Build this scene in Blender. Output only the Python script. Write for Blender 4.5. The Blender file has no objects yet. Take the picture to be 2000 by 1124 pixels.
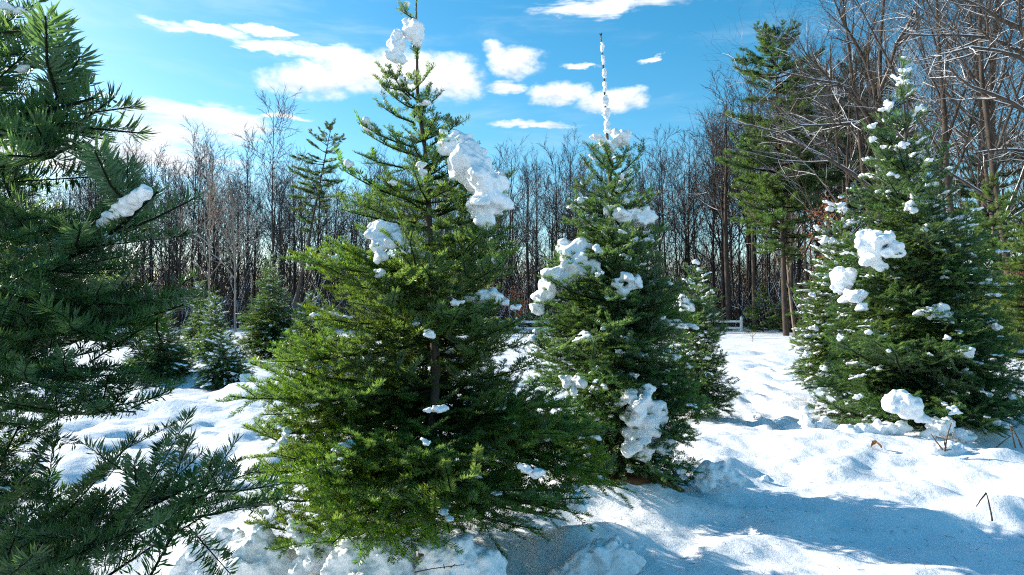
import bpy, bmesh, math, random
import numpy as np
from mathutils import Vector, Matrix, noise as mnoise

random.seed(7)
R = math.radians
SC = bpy.context.scene
COL = SC.collection
PI = math.pi

# ------------------------------------------------------------------ camera
EYE = 1.40
FPX = 1333.0
PITCH = math.atan(50.0 / FPX)
cam_d = bpy.data.cameras.new('camera')
cam_d.lens = 24.0
cam_d.sensor_width = 36.0
cam_d.clip_start = 0.05
cam_d.clip_end = 3000
cam = bpy.data.objects.new('camera', cam_d)
COL.objects.link(cam)
cam.location = (0, 0, EYE)
cam.rotation_euler = (PI / 2 + PITCH, 0, 0)
SC.camera = cam


def ray(px, py):
    cx, cy = (px - 1000.0) / FPX, (562.0 - py) / FPX
    cp, sp = math.cos(PITCH), math.sin(PITCH)
    return Vector((cx, cp - cy * sp, sp + cy * cp))


def at(px, py, Y):
    d = ray(px, py)
    d = d * (Y / d.y)
    return Vector((d.x, Y, d.z + EYE))


# ------------------------------------------------------------------ light
SUN_AZ = R(-64)      # clockwise from +Y, so the sun stands to the left and a little ahead
SUN_EL = R(24)
sun_dir = Vector((math.sin(SUN_AZ) * math.cos(SUN_EL), math.cos(SUN_AZ) * math.cos(SUN_EL), math.sin(SUN_EL)))
sun_d = bpy.data.lights.new('sun', 'SUN')
sun_d.energy = 5.0
sun_d.angle = R(0.5)
sun_d.color = (1.0, 0.93, 0.83)
sun = bpy.data.objects.new('sun', sun_d)
COL.objects.link(sun)
sun.rotation_euler = sun_dir.to_track_quat('Z', 'Y').to_euler()

SC.view_settings.view_transform = 'Standard'
SC.view_settings.look = 'None'
SC.view_settings.exposure = 0.84
SC.view_settings.gamma = 1.0
SC.view_settings.use_curve_mapping = False
SC.cycles.use_denoising = False
SC.cycles.pixel_filter_type = 'BLACKMAN_HARRIS'
SC.cycles.filter_width = 1.15
SC.cycles.max_bounces = 8
SC.cycles.diffuse_bounces = 3
SC.cycles.transmission_bounces = 4
SC.cycles.transparent_max_bounces = 8
SC.cycles.sample_clamp_indirect = 3.0

SKY_STRENGTH = 0.122
world = bpy.data.worlds.new('World')
SC.world = world
world.use_nodes = True
wt = world.node_tree
wt.nodes.clear()


class NT:
    """small helper to write node maths"""
    def __init__(self, tree):
        self.t = tree

    def new(self, typ, **kw):
        n = self.t.nodes.new(typ)
        for k, v in kw.items():
            setattr(n, k, v)
        return n

    def link(self, a, b):
        self.t.links.new(a, b)

    def put(self, sock, v):
        if hasattr(v, 'is_output'):
            self.t.links.new(v, sock)
        else:
            sock.default_value = v

    def m(self, op, a, b=0.0, c=0.0):
        n = self.t.nodes.new('ShaderNodeMath')
        n.operation = op
        for s, v in zip(n.inputs, (a, b, c)):
            self.put(s, v)
        return n.outputs[0]

    def vm(self, op, a, b=(0, 0, 0)):
        n = self.t.nodes.new('ShaderNodeVectorMath')
        n.operation = op
        self.put(n.inputs[0], a)
        self.put(n.inputs[1], b)
        return n.outputs[0]

    def noise(self, vec, scale, detail=4.0, rough=0.55, dist=0.0):
        n = self.t.nodes.new('ShaderNodeTexNoise')
        n.inputs['Scale'].default_value = scale
        n.inputs['Detail'].default_value = detail
        n.inputs['Roughness'].default_value = rough
        n.inputs['Distortion'].default_value = dist
        if vec is not None:
            self.t.links.new(vec, n.inputs['Vector'])
        return n

    def mix(self, fac, a, b):
        n = self.t.nodes.new('ShaderNodeMix')
        n.data_type = 'RGBA'
        self.put(n.inputs[0], fac)
        self.put(n.inputs[6], a)
        self.put(n.inputs[7], b)
        return n.outputs[2]

    def smooth(self, v, lo, hi, to0=0.0, to1=1.0):
        n = self.t.nodes.new('ShaderNodeMapRange')
        n.interpolation_type = 'SMOOTHSTEP'
        self.put(n.inputs[0], v)
        n.inputs[1].default_value = lo
        n.inputs[2].default_value = hi
        n.inputs[3].default_value = to0
        n.inputs[4].default_value = to1
        return n.outputs[0]


W = NT(wt)
wout = W.new('ShaderNodeOutputWorld')
wbg = W.new('ShaderNodeBackground')
W.link(wbg.outputs[0], wout.inputs[0])
sky = W.new('ShaderNodeTexSky')
sky.sky_type = 'NISHITA'
sky.sun_disc = False
sky.sun_elevation = SUN_EL
sky.sun_rotation = SUN_AZ
sky.altitude = 200
sky.air_density = 1.0
sky.dust_density = 0.6
sky.ozone_density = 1.6
hsv = W.new('ShaderNodeHueSaturation')
hsv.inputs['Hue'].default_value = 0.484
hsv.inputs['Saturation'].default_value = 1.45
hsv.inputs['Value'].default_value = 1.0
W.link(sky.outputs[0], hsv.inputs['Color'])
sky_col = W.vm('MULTIPLY', hsv.outputs[0], (SKY_STRENGTH,) * 3)
tc = W.new('ShaderNodeTexCoord')
dirv = tc.outputs['Generated']
sep = W.new('ShaderNodeSeparateXYZ')
W.link(dirv, sep.inputs[0])
U0 = W.m('ARCTAN2', sep.outputs[0], sep.outputs[1])
V0 = W.m('DIVIDE', sep.outputs[2], W.m('MAXIMUM', 0.05, W.m('SQRT', W.m('ADD', W.m('MULTIPLY', sep.outputs[0], sep.outputs[0]), W.m('MULTIPLY', sep.outputs[1], sep.outputs[1])))))
stretch = W.vm('MULTIPLY', dirv, (1, 1, 1.7))
nwarp = W.noise(stretch, 14.0, 5.0, 0.6)
sw = W.new('ShaderNodeSeparateColor')
W.link(nwarp.outputs['Color'], sw.inputs[0])
U = W.m('ADD', U0, W.m('MULTIPLY', W.m('SUBTRACT', sw.outputs[0], 0.5), 0.07))
V = W.m('ADD', V0, W.m('MULTIPLY', W.m('SUBTRACT', sw.outputs[1], 0.5), 0.045))


def uv_of(px, py):
    d = ray(px, py)
    return math.atan2(d.x, d.y), d.z / math.hypot(d.x, d.y)


def ellipses(lst, Uv, Vv):
    cur = None
    for (px, py, rx, ry) in lst:
        u, v = uv_of(px, py)
        ax = (uv_of(px + rx, py)[0] - uv_of(px - rx, py)[0]) / 2
        bx = (uv_of(px, py - ry)[1] - uv_of(px, py + ry)[1]) / 2
        a = W.m('DIVIDE', W.m('SUBTRACT', Uv, u), ax)
        b = W.m('DIVIDE', W.m('SUBTRACT', Vv, v), bx)
        e = W.m('SUBTRACT', 1.0, W.m('ADD', W.m('MULTIPLY', a, a), W.m('MULTIPLY', b, b)))
        cur = e if cur is None else W.m('MAXIMUM', cur, e)
    return cur


puffs = [(610, 160, 105, 36), (690, 140, 95, 48), (790, 140, 100, 48), (880, 152, 78, 52),
         (1010, 118, 62, 36), (965, 98, 34, 20), (1088, 183, 62, 26), (1190, 198, 76, 30), (1225, 190, 46, 26)]
wisps = [(420, 62, 150, 17), (520, 62, 70, 14), (560, 92, 130, 20), (640, 108, 110, 24),
         (340, 228, 120, 34), (430, 245, 130, 44), (300, 258, 150, 44), (120, 282, 330, 48), (20, 280, 320, 60), (250, 292, 330, 44), (100, 300, 420, 40),
         (1055, 248, 100, 12), (985, 170, 46, 20), (1278, 109, 28, 8), (1130, 126, 44, 9),
         (1210, 6, 190, 30), (560, 226, 60, 7), (205, 188, 34, 5), (190, 220, 24, 5), (60, 262, 180, 24)]
eP = ellipses(puffs, U, V)
eW = ellipses(wisps, U, V)
nP = W.noise(stretch, 34.0, 6.0, 0.62)
dP = W.smooth(W.m('ADD', eP, W.m('MULTIPLY', W.m('SUBTRACT', nP.outputs[0], 0.5), 1.5)), -0.15, 1.05)
stretchW = W.vm('MULTIPLY', dirv, (1, 1, 5.5))
nW = W.noise(stretchW, 16.0, 7.0, 0.65, 0.4)
dW = W.smooth(W.m('ADD', eW, W.m('MULTIPLY', W.m('SUBTRACT', nW.outputs[0], 0.52), 2.6)), 0.0, 1.0)
# thin veil everywhere, denser low down, so that the sky goes on past the frame in the same way
nV = W.noise(stretchW, 5.0, 6.0, 0.6, 0.3)
dV = W.m('MULTIPLY', W.smooth(nV.outputs[0], 0.48, 0.85), 0.22)
dens = W.m('MAXIMUM', W.m('MAXIMUM', dP, W.m('MULTIPLY', dW, 0.95)), dV)
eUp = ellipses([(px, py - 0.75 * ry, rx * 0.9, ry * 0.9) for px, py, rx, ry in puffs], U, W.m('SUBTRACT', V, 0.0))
belly = W.smooth(W.m('SUBTRACT', W.m('SUBTRACT', eP, eUp), W.m('MULTIPLY', W.m('SUBTRACT', nP.outputs[0], 0.5), 1.6)), -0.1, 1.3, 0.0, 0.15)  # self-shadow on the cloud undersides, painted into the cloud colour
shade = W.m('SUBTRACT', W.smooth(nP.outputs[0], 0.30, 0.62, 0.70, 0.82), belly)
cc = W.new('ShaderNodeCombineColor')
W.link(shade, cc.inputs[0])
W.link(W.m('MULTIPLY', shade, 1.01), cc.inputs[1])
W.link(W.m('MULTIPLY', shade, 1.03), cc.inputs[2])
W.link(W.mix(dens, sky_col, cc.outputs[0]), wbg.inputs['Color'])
wbg.inputs['Strength'].default_value = 1.0


# ------------------------------------------------------------------ generic helpers
def make_mesh(name, verts, quads, mats, midx=None, smooth=False, cols=None):
    me = bpy.data.meshes.new(name)
    verts = np.asarray(verts, dtype=np.float32)
    quads = np.asarray(quads, dtype=np.int32)
    k = quads.shape[1]
    me.vertices.add(len(verts))
    me.vertices.foreach_set('co', verts.ravel())
    me.loops.add(quads.size)
    me.loops.foreach_set('vertex_index', quads.ravel())
    me.polygons.add(len(quads))
    me.polygons.foreach_set('loop_start', np.arange(0, quads.size, k, dtype=np.int32))
    for m in mats:
        me.materials.append(m)
    if midx is not None:
        me.polygons.foreach_set('material_index', np.asarray(midx, dtype=np.int32))
    sm = np.full(len(quads), bool(smooth)) if np.isscalar(smooth) else smooth
    me.polygons.foreach_set('use_smooth', sm)
    if cols is not None:
        ca = me.color_attributes.new('tint', 'FLOAT_COLOR', 'POINT')
        c4 = np.ones((len(verts), 4), dtype=np.float32)
        c4[:, 0] = c4[:, 1] = c4[:, 2] = cols
        ca.data.foreach_set('color', c4.ravel())
    me.update(calc_edges=True)
    return me


def tubes(P, Rr, sides):
    """P (N,K,3) polylines, Rr (N,K) radii -> verts, quads"""
    P = np.asarray(P, float)
    N, K, _ = P.shape
    T = np.empty_like(P)
    T[:, 1:-1] = P[:, 2:] - P[:, :-2]
    T[:, 0] = P[:, 1] - P[:, 0]
    T[:, -1] = P[:, -1] - P[:, -2]
    T /= np.linalg.norm(T, axis=2, keepdims=True) + 1e-9
    mean = T.mean(axis=1)
    ref = np.where(np.abs(mean[:, 2:3]) > 0.8, np.array([[1.0, 0, 0]]), np.array([[0, 0, 1.0]]))[:, None, :]
    A = np.cross(T, ref)
    A /= np.linalg.norm(A, axis=2, keepdims=True) + 1e-9
    B = np.cross(T, A)
    ang = np.arange(sides) * 2 * PI / sides
    V_ = P[:, :, None, :] + Rr[:, :, None, None] * (A[:, :, None, :] * np.cos(ang)[None, None, :, None] + B[:, :, None, :] * np.sin(ang)[None, None, :, None])
    idx = np.arange(N * K * sides).reshape(N, K, sides)
    q = np.stack([idx[:, :-1], np.roll(idx, -1, 2)[:, :-1], np.roll(idx, -1, 2)[:, 1:], idx[:, 1:]], axis=-1).reshape(-1, 4)
    return V_.reshape(-1, 3), q


class Acc:
    """collects quads of several materials for one mesh"""
    def __init__(self):
        self.v, self.q, self.m, self.c, self.n, self.s = [], [], [], [], 0, []

    def add(self, v, q, mi=0, c=1.0, smooth=True):
        self.v.append(v)
        self.q.append(q + self.n)
        self.m.append(np.full(len(q), mi))
        self.s.append(np.full(len(q), smooth))
        self.c.append(np.broadcast_to(np.asarray(c, float), (len(v),)))
        self.n += len(v)

    def build(self, name, mats):
        return make_mesh(name, np.concatenate(self.v), np.concatenate(self.q), mats, np.concatenate(self.m), np.concatenate(self.s), np.concatenate(self.c))


def link(name, me, parent=None, loc=None, mat=None):
    o = bpy.data.objects.new(name, me)
    COL.objects.link(o)
    if parent is not None:
        o.parent = parent
    if loc is not None:
        o.location = loc
    if mat is not None:
        o.matrix_basis = mat
    return o


def tag(o, label=None, cat=None, group=None, kind=None):
    if label:
        n = len(label.split())
        if not 4 <= n <= 16:
            print('LABEL LENGTH', n, label)
        o['label'] = label
    if cat:
        o['category'] = cat
    if group:
        o['group'] = group
    if kind:
        o['kind'] = kind
    return o


def empty(name, loc):
    o = bpy.data.objects.new(name, None)
    o.empty_display_size = 0.1
    COL.objects.link(o)
    o.location = loc
    return o


# ------------------------------------------------------------------ materials
def new_mat(name):
    m = bpy.data.materials.new(name)
    m.use_nodes = True
    t = m.node_tree
    t.nodes.clear()
    out = t.nodes.new('ShaderNodeOutputMaterial')
    return m, NT(t), out


def mat_snow(name, scale=1.0, bump=0.35, col=(0.86, 0.88, 0.90), sss=0.0):
    m, n, out = new_mat(name)
    g = n.new('ShaderNodeNewGeometry')
    pos = g.outputs['Position']
    b = n.new('ShaderNodeBsdfPrincipled')
    big = n.noise(pos, 9.0 * scale, 5.0, 0.6)
    fine = n.noise(pos, 120.0 * scale, 3.0, 0.7)
    gran = n.noise(pos, 420.0 * scale, 2.0, 0.7)
    h = n.m('ADD', n.m('ADD', n.m('MULTIPLY', big.outputs[0], 0.030), n.m('MULTIPLY', fine.outputs[0], 0.0055)), n.m('MULTIPLY', gran.outputs[0], 0.0016))
    bp = n.new('ShaderNodeBump')
    bp.inputs['Strength'].default_value = bump
    bp.inputs['Distance'].default_value = 1.0
    n.link(h, bp.inputs['Height'])
    n.link(bp.outputs[0], b.inputs['Normal'])
    dirt = n.smooth(n.noise(pos, 30.0 * scale, 4.0, 0.7).outputs[0], 0.3, 0.75)
    n.link(n.mix(dirt, (col[0] * 0.95, col[1] * 0.955, col[2] * 0.96, 1), (col[0], col[1], col[2], 1)), b.inputs['Base Color'])
    b.inputs['Roughness'].default_value = 0.55
    b.inputs['Specular IOR Level'].default_value = 0.35
    if sss:
        b.inputs['Subsurface Weight'].default_value = sss
        b.inputs['Subsurface Radius'].default_value = (0.035, 0.04, 0.045)
        b.inputs['Subsurface Scale'].default_value = 0.6
    n.link(b.outputs[0], out.inputs[0])
    return m


def mat_needle(name):
    m, n, out = new_mat(name)
    oi = n.new('ShaderNodeObjectInfo')
    at_ = n.new('ShaderNodeAttribute')
    at_.attribute_name = 'tint'
    g = n.new('ShaderNodeNewGeometry')
    # new growth is lighter than old, with lit tips and shaded interior painted in; the needles' undersides carry pale bands
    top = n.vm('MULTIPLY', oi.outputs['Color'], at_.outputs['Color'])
    under = n.mix(0.55, top, (0.085, 0.14, 0.11, 1))
    col = n.mix(g.outputs['Backfacing'], top, under)
    b = n.new('ShaderNodeBsdfPrincipled')
    n.link(col, b.inputs['Base Color'])
    b.inputs['Roughness'].default_value = 0.36
    b.inputs['Specular IOR Level'].default_value = 0.55
    tr = n.new('ShaderNodeBsdfTranslucent')
    n.link(n.vm('MULTIPLY', col, (4.0, 3.7, 1.1)), tr.inputs['Color'])
    mx = n.new('ShaderNodeMixShader')
    mx.inputs[0].default_value = 0.42
    n.link(b.outputs[0], mx.inputs[1])
    n.link(tr.outputs[0], mx.inputs[2])
    n.link(mx.outputs[0], out.inputs[0])
    return m


def mat_bark(name, c1, c2, scale=12.0, bump=0.02):
    m, n, out = new_mat(name)
    tcn = n.new('ShaderNodeTexCoord')
    v = n.vm('MULTIPLY', tcn.outputs['Object'], (1, 1, 0.22))
    no = n.noise(v, scale, 6.0, 0.65)
    oi = n.new('ShaderNodeObjectInfo')
    base = n.mix(n.smooth(no.outputs[0], 0.3, 0.7), (*c1, 1), (*c2, 1))
    col = n.vm('MULTIPLY', base, oi.outputs['Color'])
    b = n.new('ShaderNodeBsdfPrincipled')
    n.link(col, b.inputs['Base Color'])
    b.inputs['Roughness'].default_value = 0.85
    b.inputs['Specular IOR Level'].default_value = 0.2
    bp = n.new('ShaderNodeBump')
    bp.inputs['Strength'].default_value = 0.6
    bp.inputs['Distance'].default_value = bump
    n.link(no.outputs[0], bp.inputs['Height'])
    n.link(bp.outputs[0], b.inputs['Normal'])
    n.link(b.outputs[0], out.inputs[0])
    return m


def mat_plain(name, c, rough=0.6, var=0.15, scale=8.0, transl=0.0):
    m, n, out = new_mat(name)
    tcn = n.new('ShaderNodeTexCoord')
    no = n.noise(tcn.outputs['Object'], scale, 5.0, 0.6)
    col = n.mix(no.outputs[0], tuple(x * (1 - var) for x in c) + (1,), tuple(min(1, x * (1 + var)) for x in c) + (1,))
    b = n.new('ShaderNodeBsdfPrincipled')
    n.link(col, b.inputs['Base Color'])
    b.inputs['Roughness'].default_value = rough
    b.inputs['Specular IOR Level'].default_value = 0.3
    if transl:
        tr = n.new('ShaderNodeBsdfTranslucent')
        n.link(col, tr.inputs['Color'])
        mx = n.new('ShaderNodeMixShader')
        mx.inputs[0].default_value = transl
        n.link(b.outputs[0], mx.inputs[1])
        n.link(tr.outputs[0], mx.inputs[2])
        n.link(mx.outputs[0], out.inputs[0])
    else:
        n.link(b.outputs[0], out.inputs[0])
    return m


M_GROUND = mat_snow('snow_ground', 1.0, 0.62, (0.88, 0.89, 0.90))
M_CLUMP = mat_snow('snow_clump', 1.0, 0.20)
M_SNOWFAR = mat_plain('snow_on_limbs', (0.84, 0.86, 0.89), 0.7, 0.03)
M_NEEDLE = mat_needle('fir_needles')
M_PINE = mat_needle('pine_needles')
M_FIRBARK = mat_bark('fir_bark', (0.050, 0.040, 0.031), (0.12, 0.098, 0.078), 30.0, 0.008)
M_TWIG = mat_bark('fir_twig', (0.12, 0.075, 0.04), (0.20, 0.13, 0.075), 60.0, 0.002)
M_BARK = mat_bark('wood_bark', (0.045, 0.038, 0.034), (0.125, 0.105, 0.090), 9.0, 0.03)
M_FENCE = mat_plain('white_fence_paint', (0.80, 0.80, 0.78), 0.5, 0.05)
M_STALK = mat_plain('dry_stalk', (0.13, 0.085, 0.05), 0.8, 0.3, 40)
M_LEAF = mat_plain('dead_leaf', (0.42, 0.20, 0.055), 0.6, 0.35, 30, 0.3)
M_RUSSET = mat_plain('russet_leaves', (0.30, 0.115, 0.045), 0.7, 0.3, 3, 0.35)
M_LITTER = mat_plain('needle_litter', (0.20, 0.085, 0.035), 0.9, 0.5, 25)
M_FLOOR = mat_plain('forest_floor', (0.30, 0.25, 0.22), 0.9, 0.5, 1.3)


# ------------------------------------------------------------------ ground
def _hash(ix, iy, seed):
    h = (ix.astype(np.int64) * 374761393 + iy.astype(np.int64) * 668265263 + seed * 974634777) & 0x7fffffff
    h = ((h ^ (h >> 13)) * 1274126177) & 0x7fffffff
    h = h ^ (h >> 16)
    return (h % 65536) / 65535.0


def vnoise(x, y, seed):
    ix, iy = np.floor(x), np.floor(y)
    fx, fy = x - ix, y - iy
    fx = fx * fx * fx * (fx * (fx * 6 - 15) + 10)
    fy = fy * fy * fy * (fy * (fy * 6 - 15) + 10)
    a, b = _hash(ix, iy, seed), _hash(ix + 1, iy, seed)
    c, d = _hash(ix, iy + 1, seed), _hash(ix + 1, iy + 1, seed)
    return (a * (1 - fx) + b * fx) * (1 - fy) + (c * (1 - fx) + d * fx) * fy - 0.5


def flat_xy(px, py):
    d = EYE * FPX / (py - 612.0)
    p = at(px, py, d)
    return p.x, d


MOUNDS = []   # (x, y, rx, ry, h)
for (px, py, rx, ry, h) in [
        (330, 795, .55, .45, .17), (285, 760, .6, .5, .14), (200, 800, .8, .35, .12), (250, 850, .5, .30, .08), (470, 800, .7, .4, .07),
        (480, 770, .9, .5, .10), (290, 905, .40, .20, .11), (360, 925, .45, .16, .05), (150, 860, .4, .3, .06), (240, 960, .22, .14, .09),
        (480, 850, .40, .22, .14), (540, 835, .30, .22, .12), (390, 740, .9, .5, .12), (470, 760, .5, .35, .14), (560, 770, .6, .4, .12),
        (1500, 870, .22, .14, .05), (1600, 905, .40, .20, .05), (1480, 850, .5, .25, .07), (1640, 930, .30, .14, .06), (1900, 935, .16, .10, .06),
        (1960, 905, .25, .14, .09), (1855, 895, .22, .16, .06), (1700, 860, .9, .45, .12), (1880, 850, .5, .3, .10), (1600, 845, .30, .3, .10),
        (1380, 940, .28, .18, .10), (1300, 985, .55, .25, .06), (1230, 985, .5, .2, .05), (1950, 985, .28, .16, .10), (1420, 925, .20, .12, .08),
        (1800, 1000, .35, .12, .05), (1200, 1060, .30, .16, .12), (1120, 1080, .25, .14, .12), (1420, 1000, .5, .12, .05), (1560, 790, .7, .25, .14),
        (1520, 760, 1.4, .35, .13), (1480, 735, .9, .30, .10), (1460, 715, .7, .4, .10), (1520, 700, .6, .6, .10), (1450, 690, .8, .6, .13),
        (900, 745, .9, .5, .12), (960, 770, .8, .4, .10), (860, 730, 1.2, .6, .12)]:
    x, y = flat_xy(px, py)
    MOUNDS.append((x, y, rx, ry, h))
# shallow dents: old footprints along the trodden path, and prints in the left field
rng = np.random.default_rng(5)
for k in range(46):
    t = k / 46
    y = 8.6 + 26 * t ** 1.3
    x = 0.365 * y + 0.10 * math.sin(k * 1.3) + (0.22 if k % 2 else -0.12)
    MOUNDS.append((x, y, .13, .22, -.09))
    MOUNDS.append((x + .16, y + .1, .12, .14, .05))
for k in range(60):
    y = 3.2 + 9.0 * rng.random() ** 1.2
    x = -0.55 * y + 3.0 * (rng.random() - 0.5)
    MOUNDS.append((x, y, .10 + .12 * rng.random(), .12 + .12 * rng.random(), -.05 - .05 * rng.random()))
TREE_WELLS = []  # (x, y, r, h) a raised collar of shaken-off snow round each trunk


def height(x, y):
    x = np.asarray(x, float)
    y = np.asarray(y, float)
    z = 0.20 * vnoise(x / 3.1, y / 3.1, 1) + 0.16 * vnoise(x / 1.15, y / 1.15, 2) + 0.085 * vnoise(x / 0.46, y / 0.46, 3) + 0.044 * vnoise(x / 0.19, y / 0.19, 4) + 0.016 * vnoise(x / 0.075, y / 0.075, 6)
    z = z * np.clip(1.0 - (y - 8) / 60.0, 0.35, 1.0)
    for (mx, my, rx, ry, h) in MOUNDS:
        s = (np.abs(x - mx) < 3.2 * rx) & (np.abs(y - my) < 3.2 * ry)
        if s.any():
            q = ((x[s] - mx) / rx) ** 2 + ((y[s] - my) / ry) ** 2
            z[s] += h * np.exp(-q)
    # the wood's floor rises gently behind the field
    z = z + 0.9 * np.clip((y - 52) / 60, 0, 1) ** 1.2
    return z


def gz(x, y):
    return float(height(np.array([x]), np.array([y]))[0])


def ground_at(px, py, dz=0.0):
    """where the line of sight through a pixel meets the ground"""
    d = ray(px, py)
    t = (EYE) / max(1e-3, -d.z)
    for _ in range(12):
        p = Vector((0, 0, EYE)) + d * t
        z = gz(p.x, p.y)
        t *= (EYE - z) / (EYE - p.z)
    p = Vector((0, 0, EYE)) + d * t
    return Vector((p.x, p.y, gz(p.x, p.y) + dz))


def make_ground():
    xs = [0.0]
    while xs[-1] < 3.8:
        xs.append(xs[-1] + 0.030)
    step = 0.03
    while xs[-1] < 420:
        step = step * 1.035
        xs.append(xs[-1] + step)
    xs = np.array(sorted([-v for v in xs[1:]] + xs))
    ys = [1.2]
    while ys[-1] < 90:
        ys.append(ys[-1] + max(0.018, 0.0085 * ys[-1]))
    while ys[-1] < 1200:
        ys.append(ys[-1] * 1.12)
    back = [1.0, 0.6, 0.1, -0.6, -1.6, -3.5, -7, -14, -30, -70]
    ys = np.array(back[::-1] + ys)
    X, Y = np.meshgrid(xs, ys)
    Z = height(X.ravel(), Y.ravel())
    v = np.stack([X.ravel(), Y.ravel(), Z], axis=1)
    nx, ny = len(xs), len(ys)
    idx = np.arange(nx * ny).reshape(ny, nx)
    q = np.stack([idx[:-1, :-1], idx[:-1, 1:], idx[1:, 1:], idx[1:, :-1]], axis=-1).reshape(-1, 4)
    o = link('snowy_ground', make_mesh('snowy_ground', v, q, [M_GROUND], None, True))
    tag(o, kind='structure')
    print('ground quads', len(q))


make_ground()


# ------------------------------------------------------------------ fir boughs
def twig_needles(acc, A, B, up, dens, nlen, nwid, tint, r_, flat=0.5):
    """needles along straight twigs A->B (arrays); quads shaped as narrow diamonds"""
    L = np.linalg.norm(B - A, axis=1)
    cnt = np.maximum(3, (L * dens).astype(int))
    tid = np.repeat(np.arange(len(A)), cnt)
    n = len(tid)
    t = r_.random(n)
    ax = (B - A) / (L[:, None] + 1e-9)
    ax = ax[tid]
    u = up[tid]
    u = u - ax * np.sum(u * ax, axis=1, keepdims=True)
    u /= np.linalg.norm(u, axis=1, keepdims=True) + 1e-9
    s = np.cross(ax, u)
    side = np.where(r_.random(n) < 0.5, -1.0, 1.0)
    phi = side * np.clip(r_.normal(R(72), R(24), n), R(2), R(125))
    rad = u * np.cos(phi)[:, None] + s * np.sin(phi)[:, None]
    th = r_.normal(R(58), R(9), n) - R(22) * np.clip((t - 0.85) / 0.15, 0, 1)
    d = ax * np.cos(th)[:, None] + rad * np.sin(th)[:, None]
    ln = nlen * r_.uniform(0.75, 1.12, n) * (1 - 0.35 * np.clip((t - 0.88) / 0.12, 0, 1)) * (1 - 0.3 * np.clip((0.1 - t) / 0.1, 0, 1))
    base = A[tid] + (B - A)[tid] * t[:, None]
    nrm = u + rad * 0.25 - d * np.sum(u * d, axis=1, keepdims=True)
    w = np.cross(d, nrm)
    w /= np.linalg.norm(w, axis=1, keepdims=True) + 1e-9
    # slight upward curve at half length
    mid = base + d * (ln * 0.55)[:, None]
    tip = base + d * ln[:, None] + u * (ln * 0.12)[:, None]
    hw = (nwid * 0.5 * r_.uniform(0.85, 1.15, n))[:, None]
    v = np.stack([base, mid + w * hw, tip, mid - w * hw], axis=1).reshape(-1, 3)
    q = np.arange(4 * n).reshape(n, 4)
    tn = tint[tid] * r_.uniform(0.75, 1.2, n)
    acc.add(v, q, 1, np.repeat(tn, 4), False)


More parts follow.
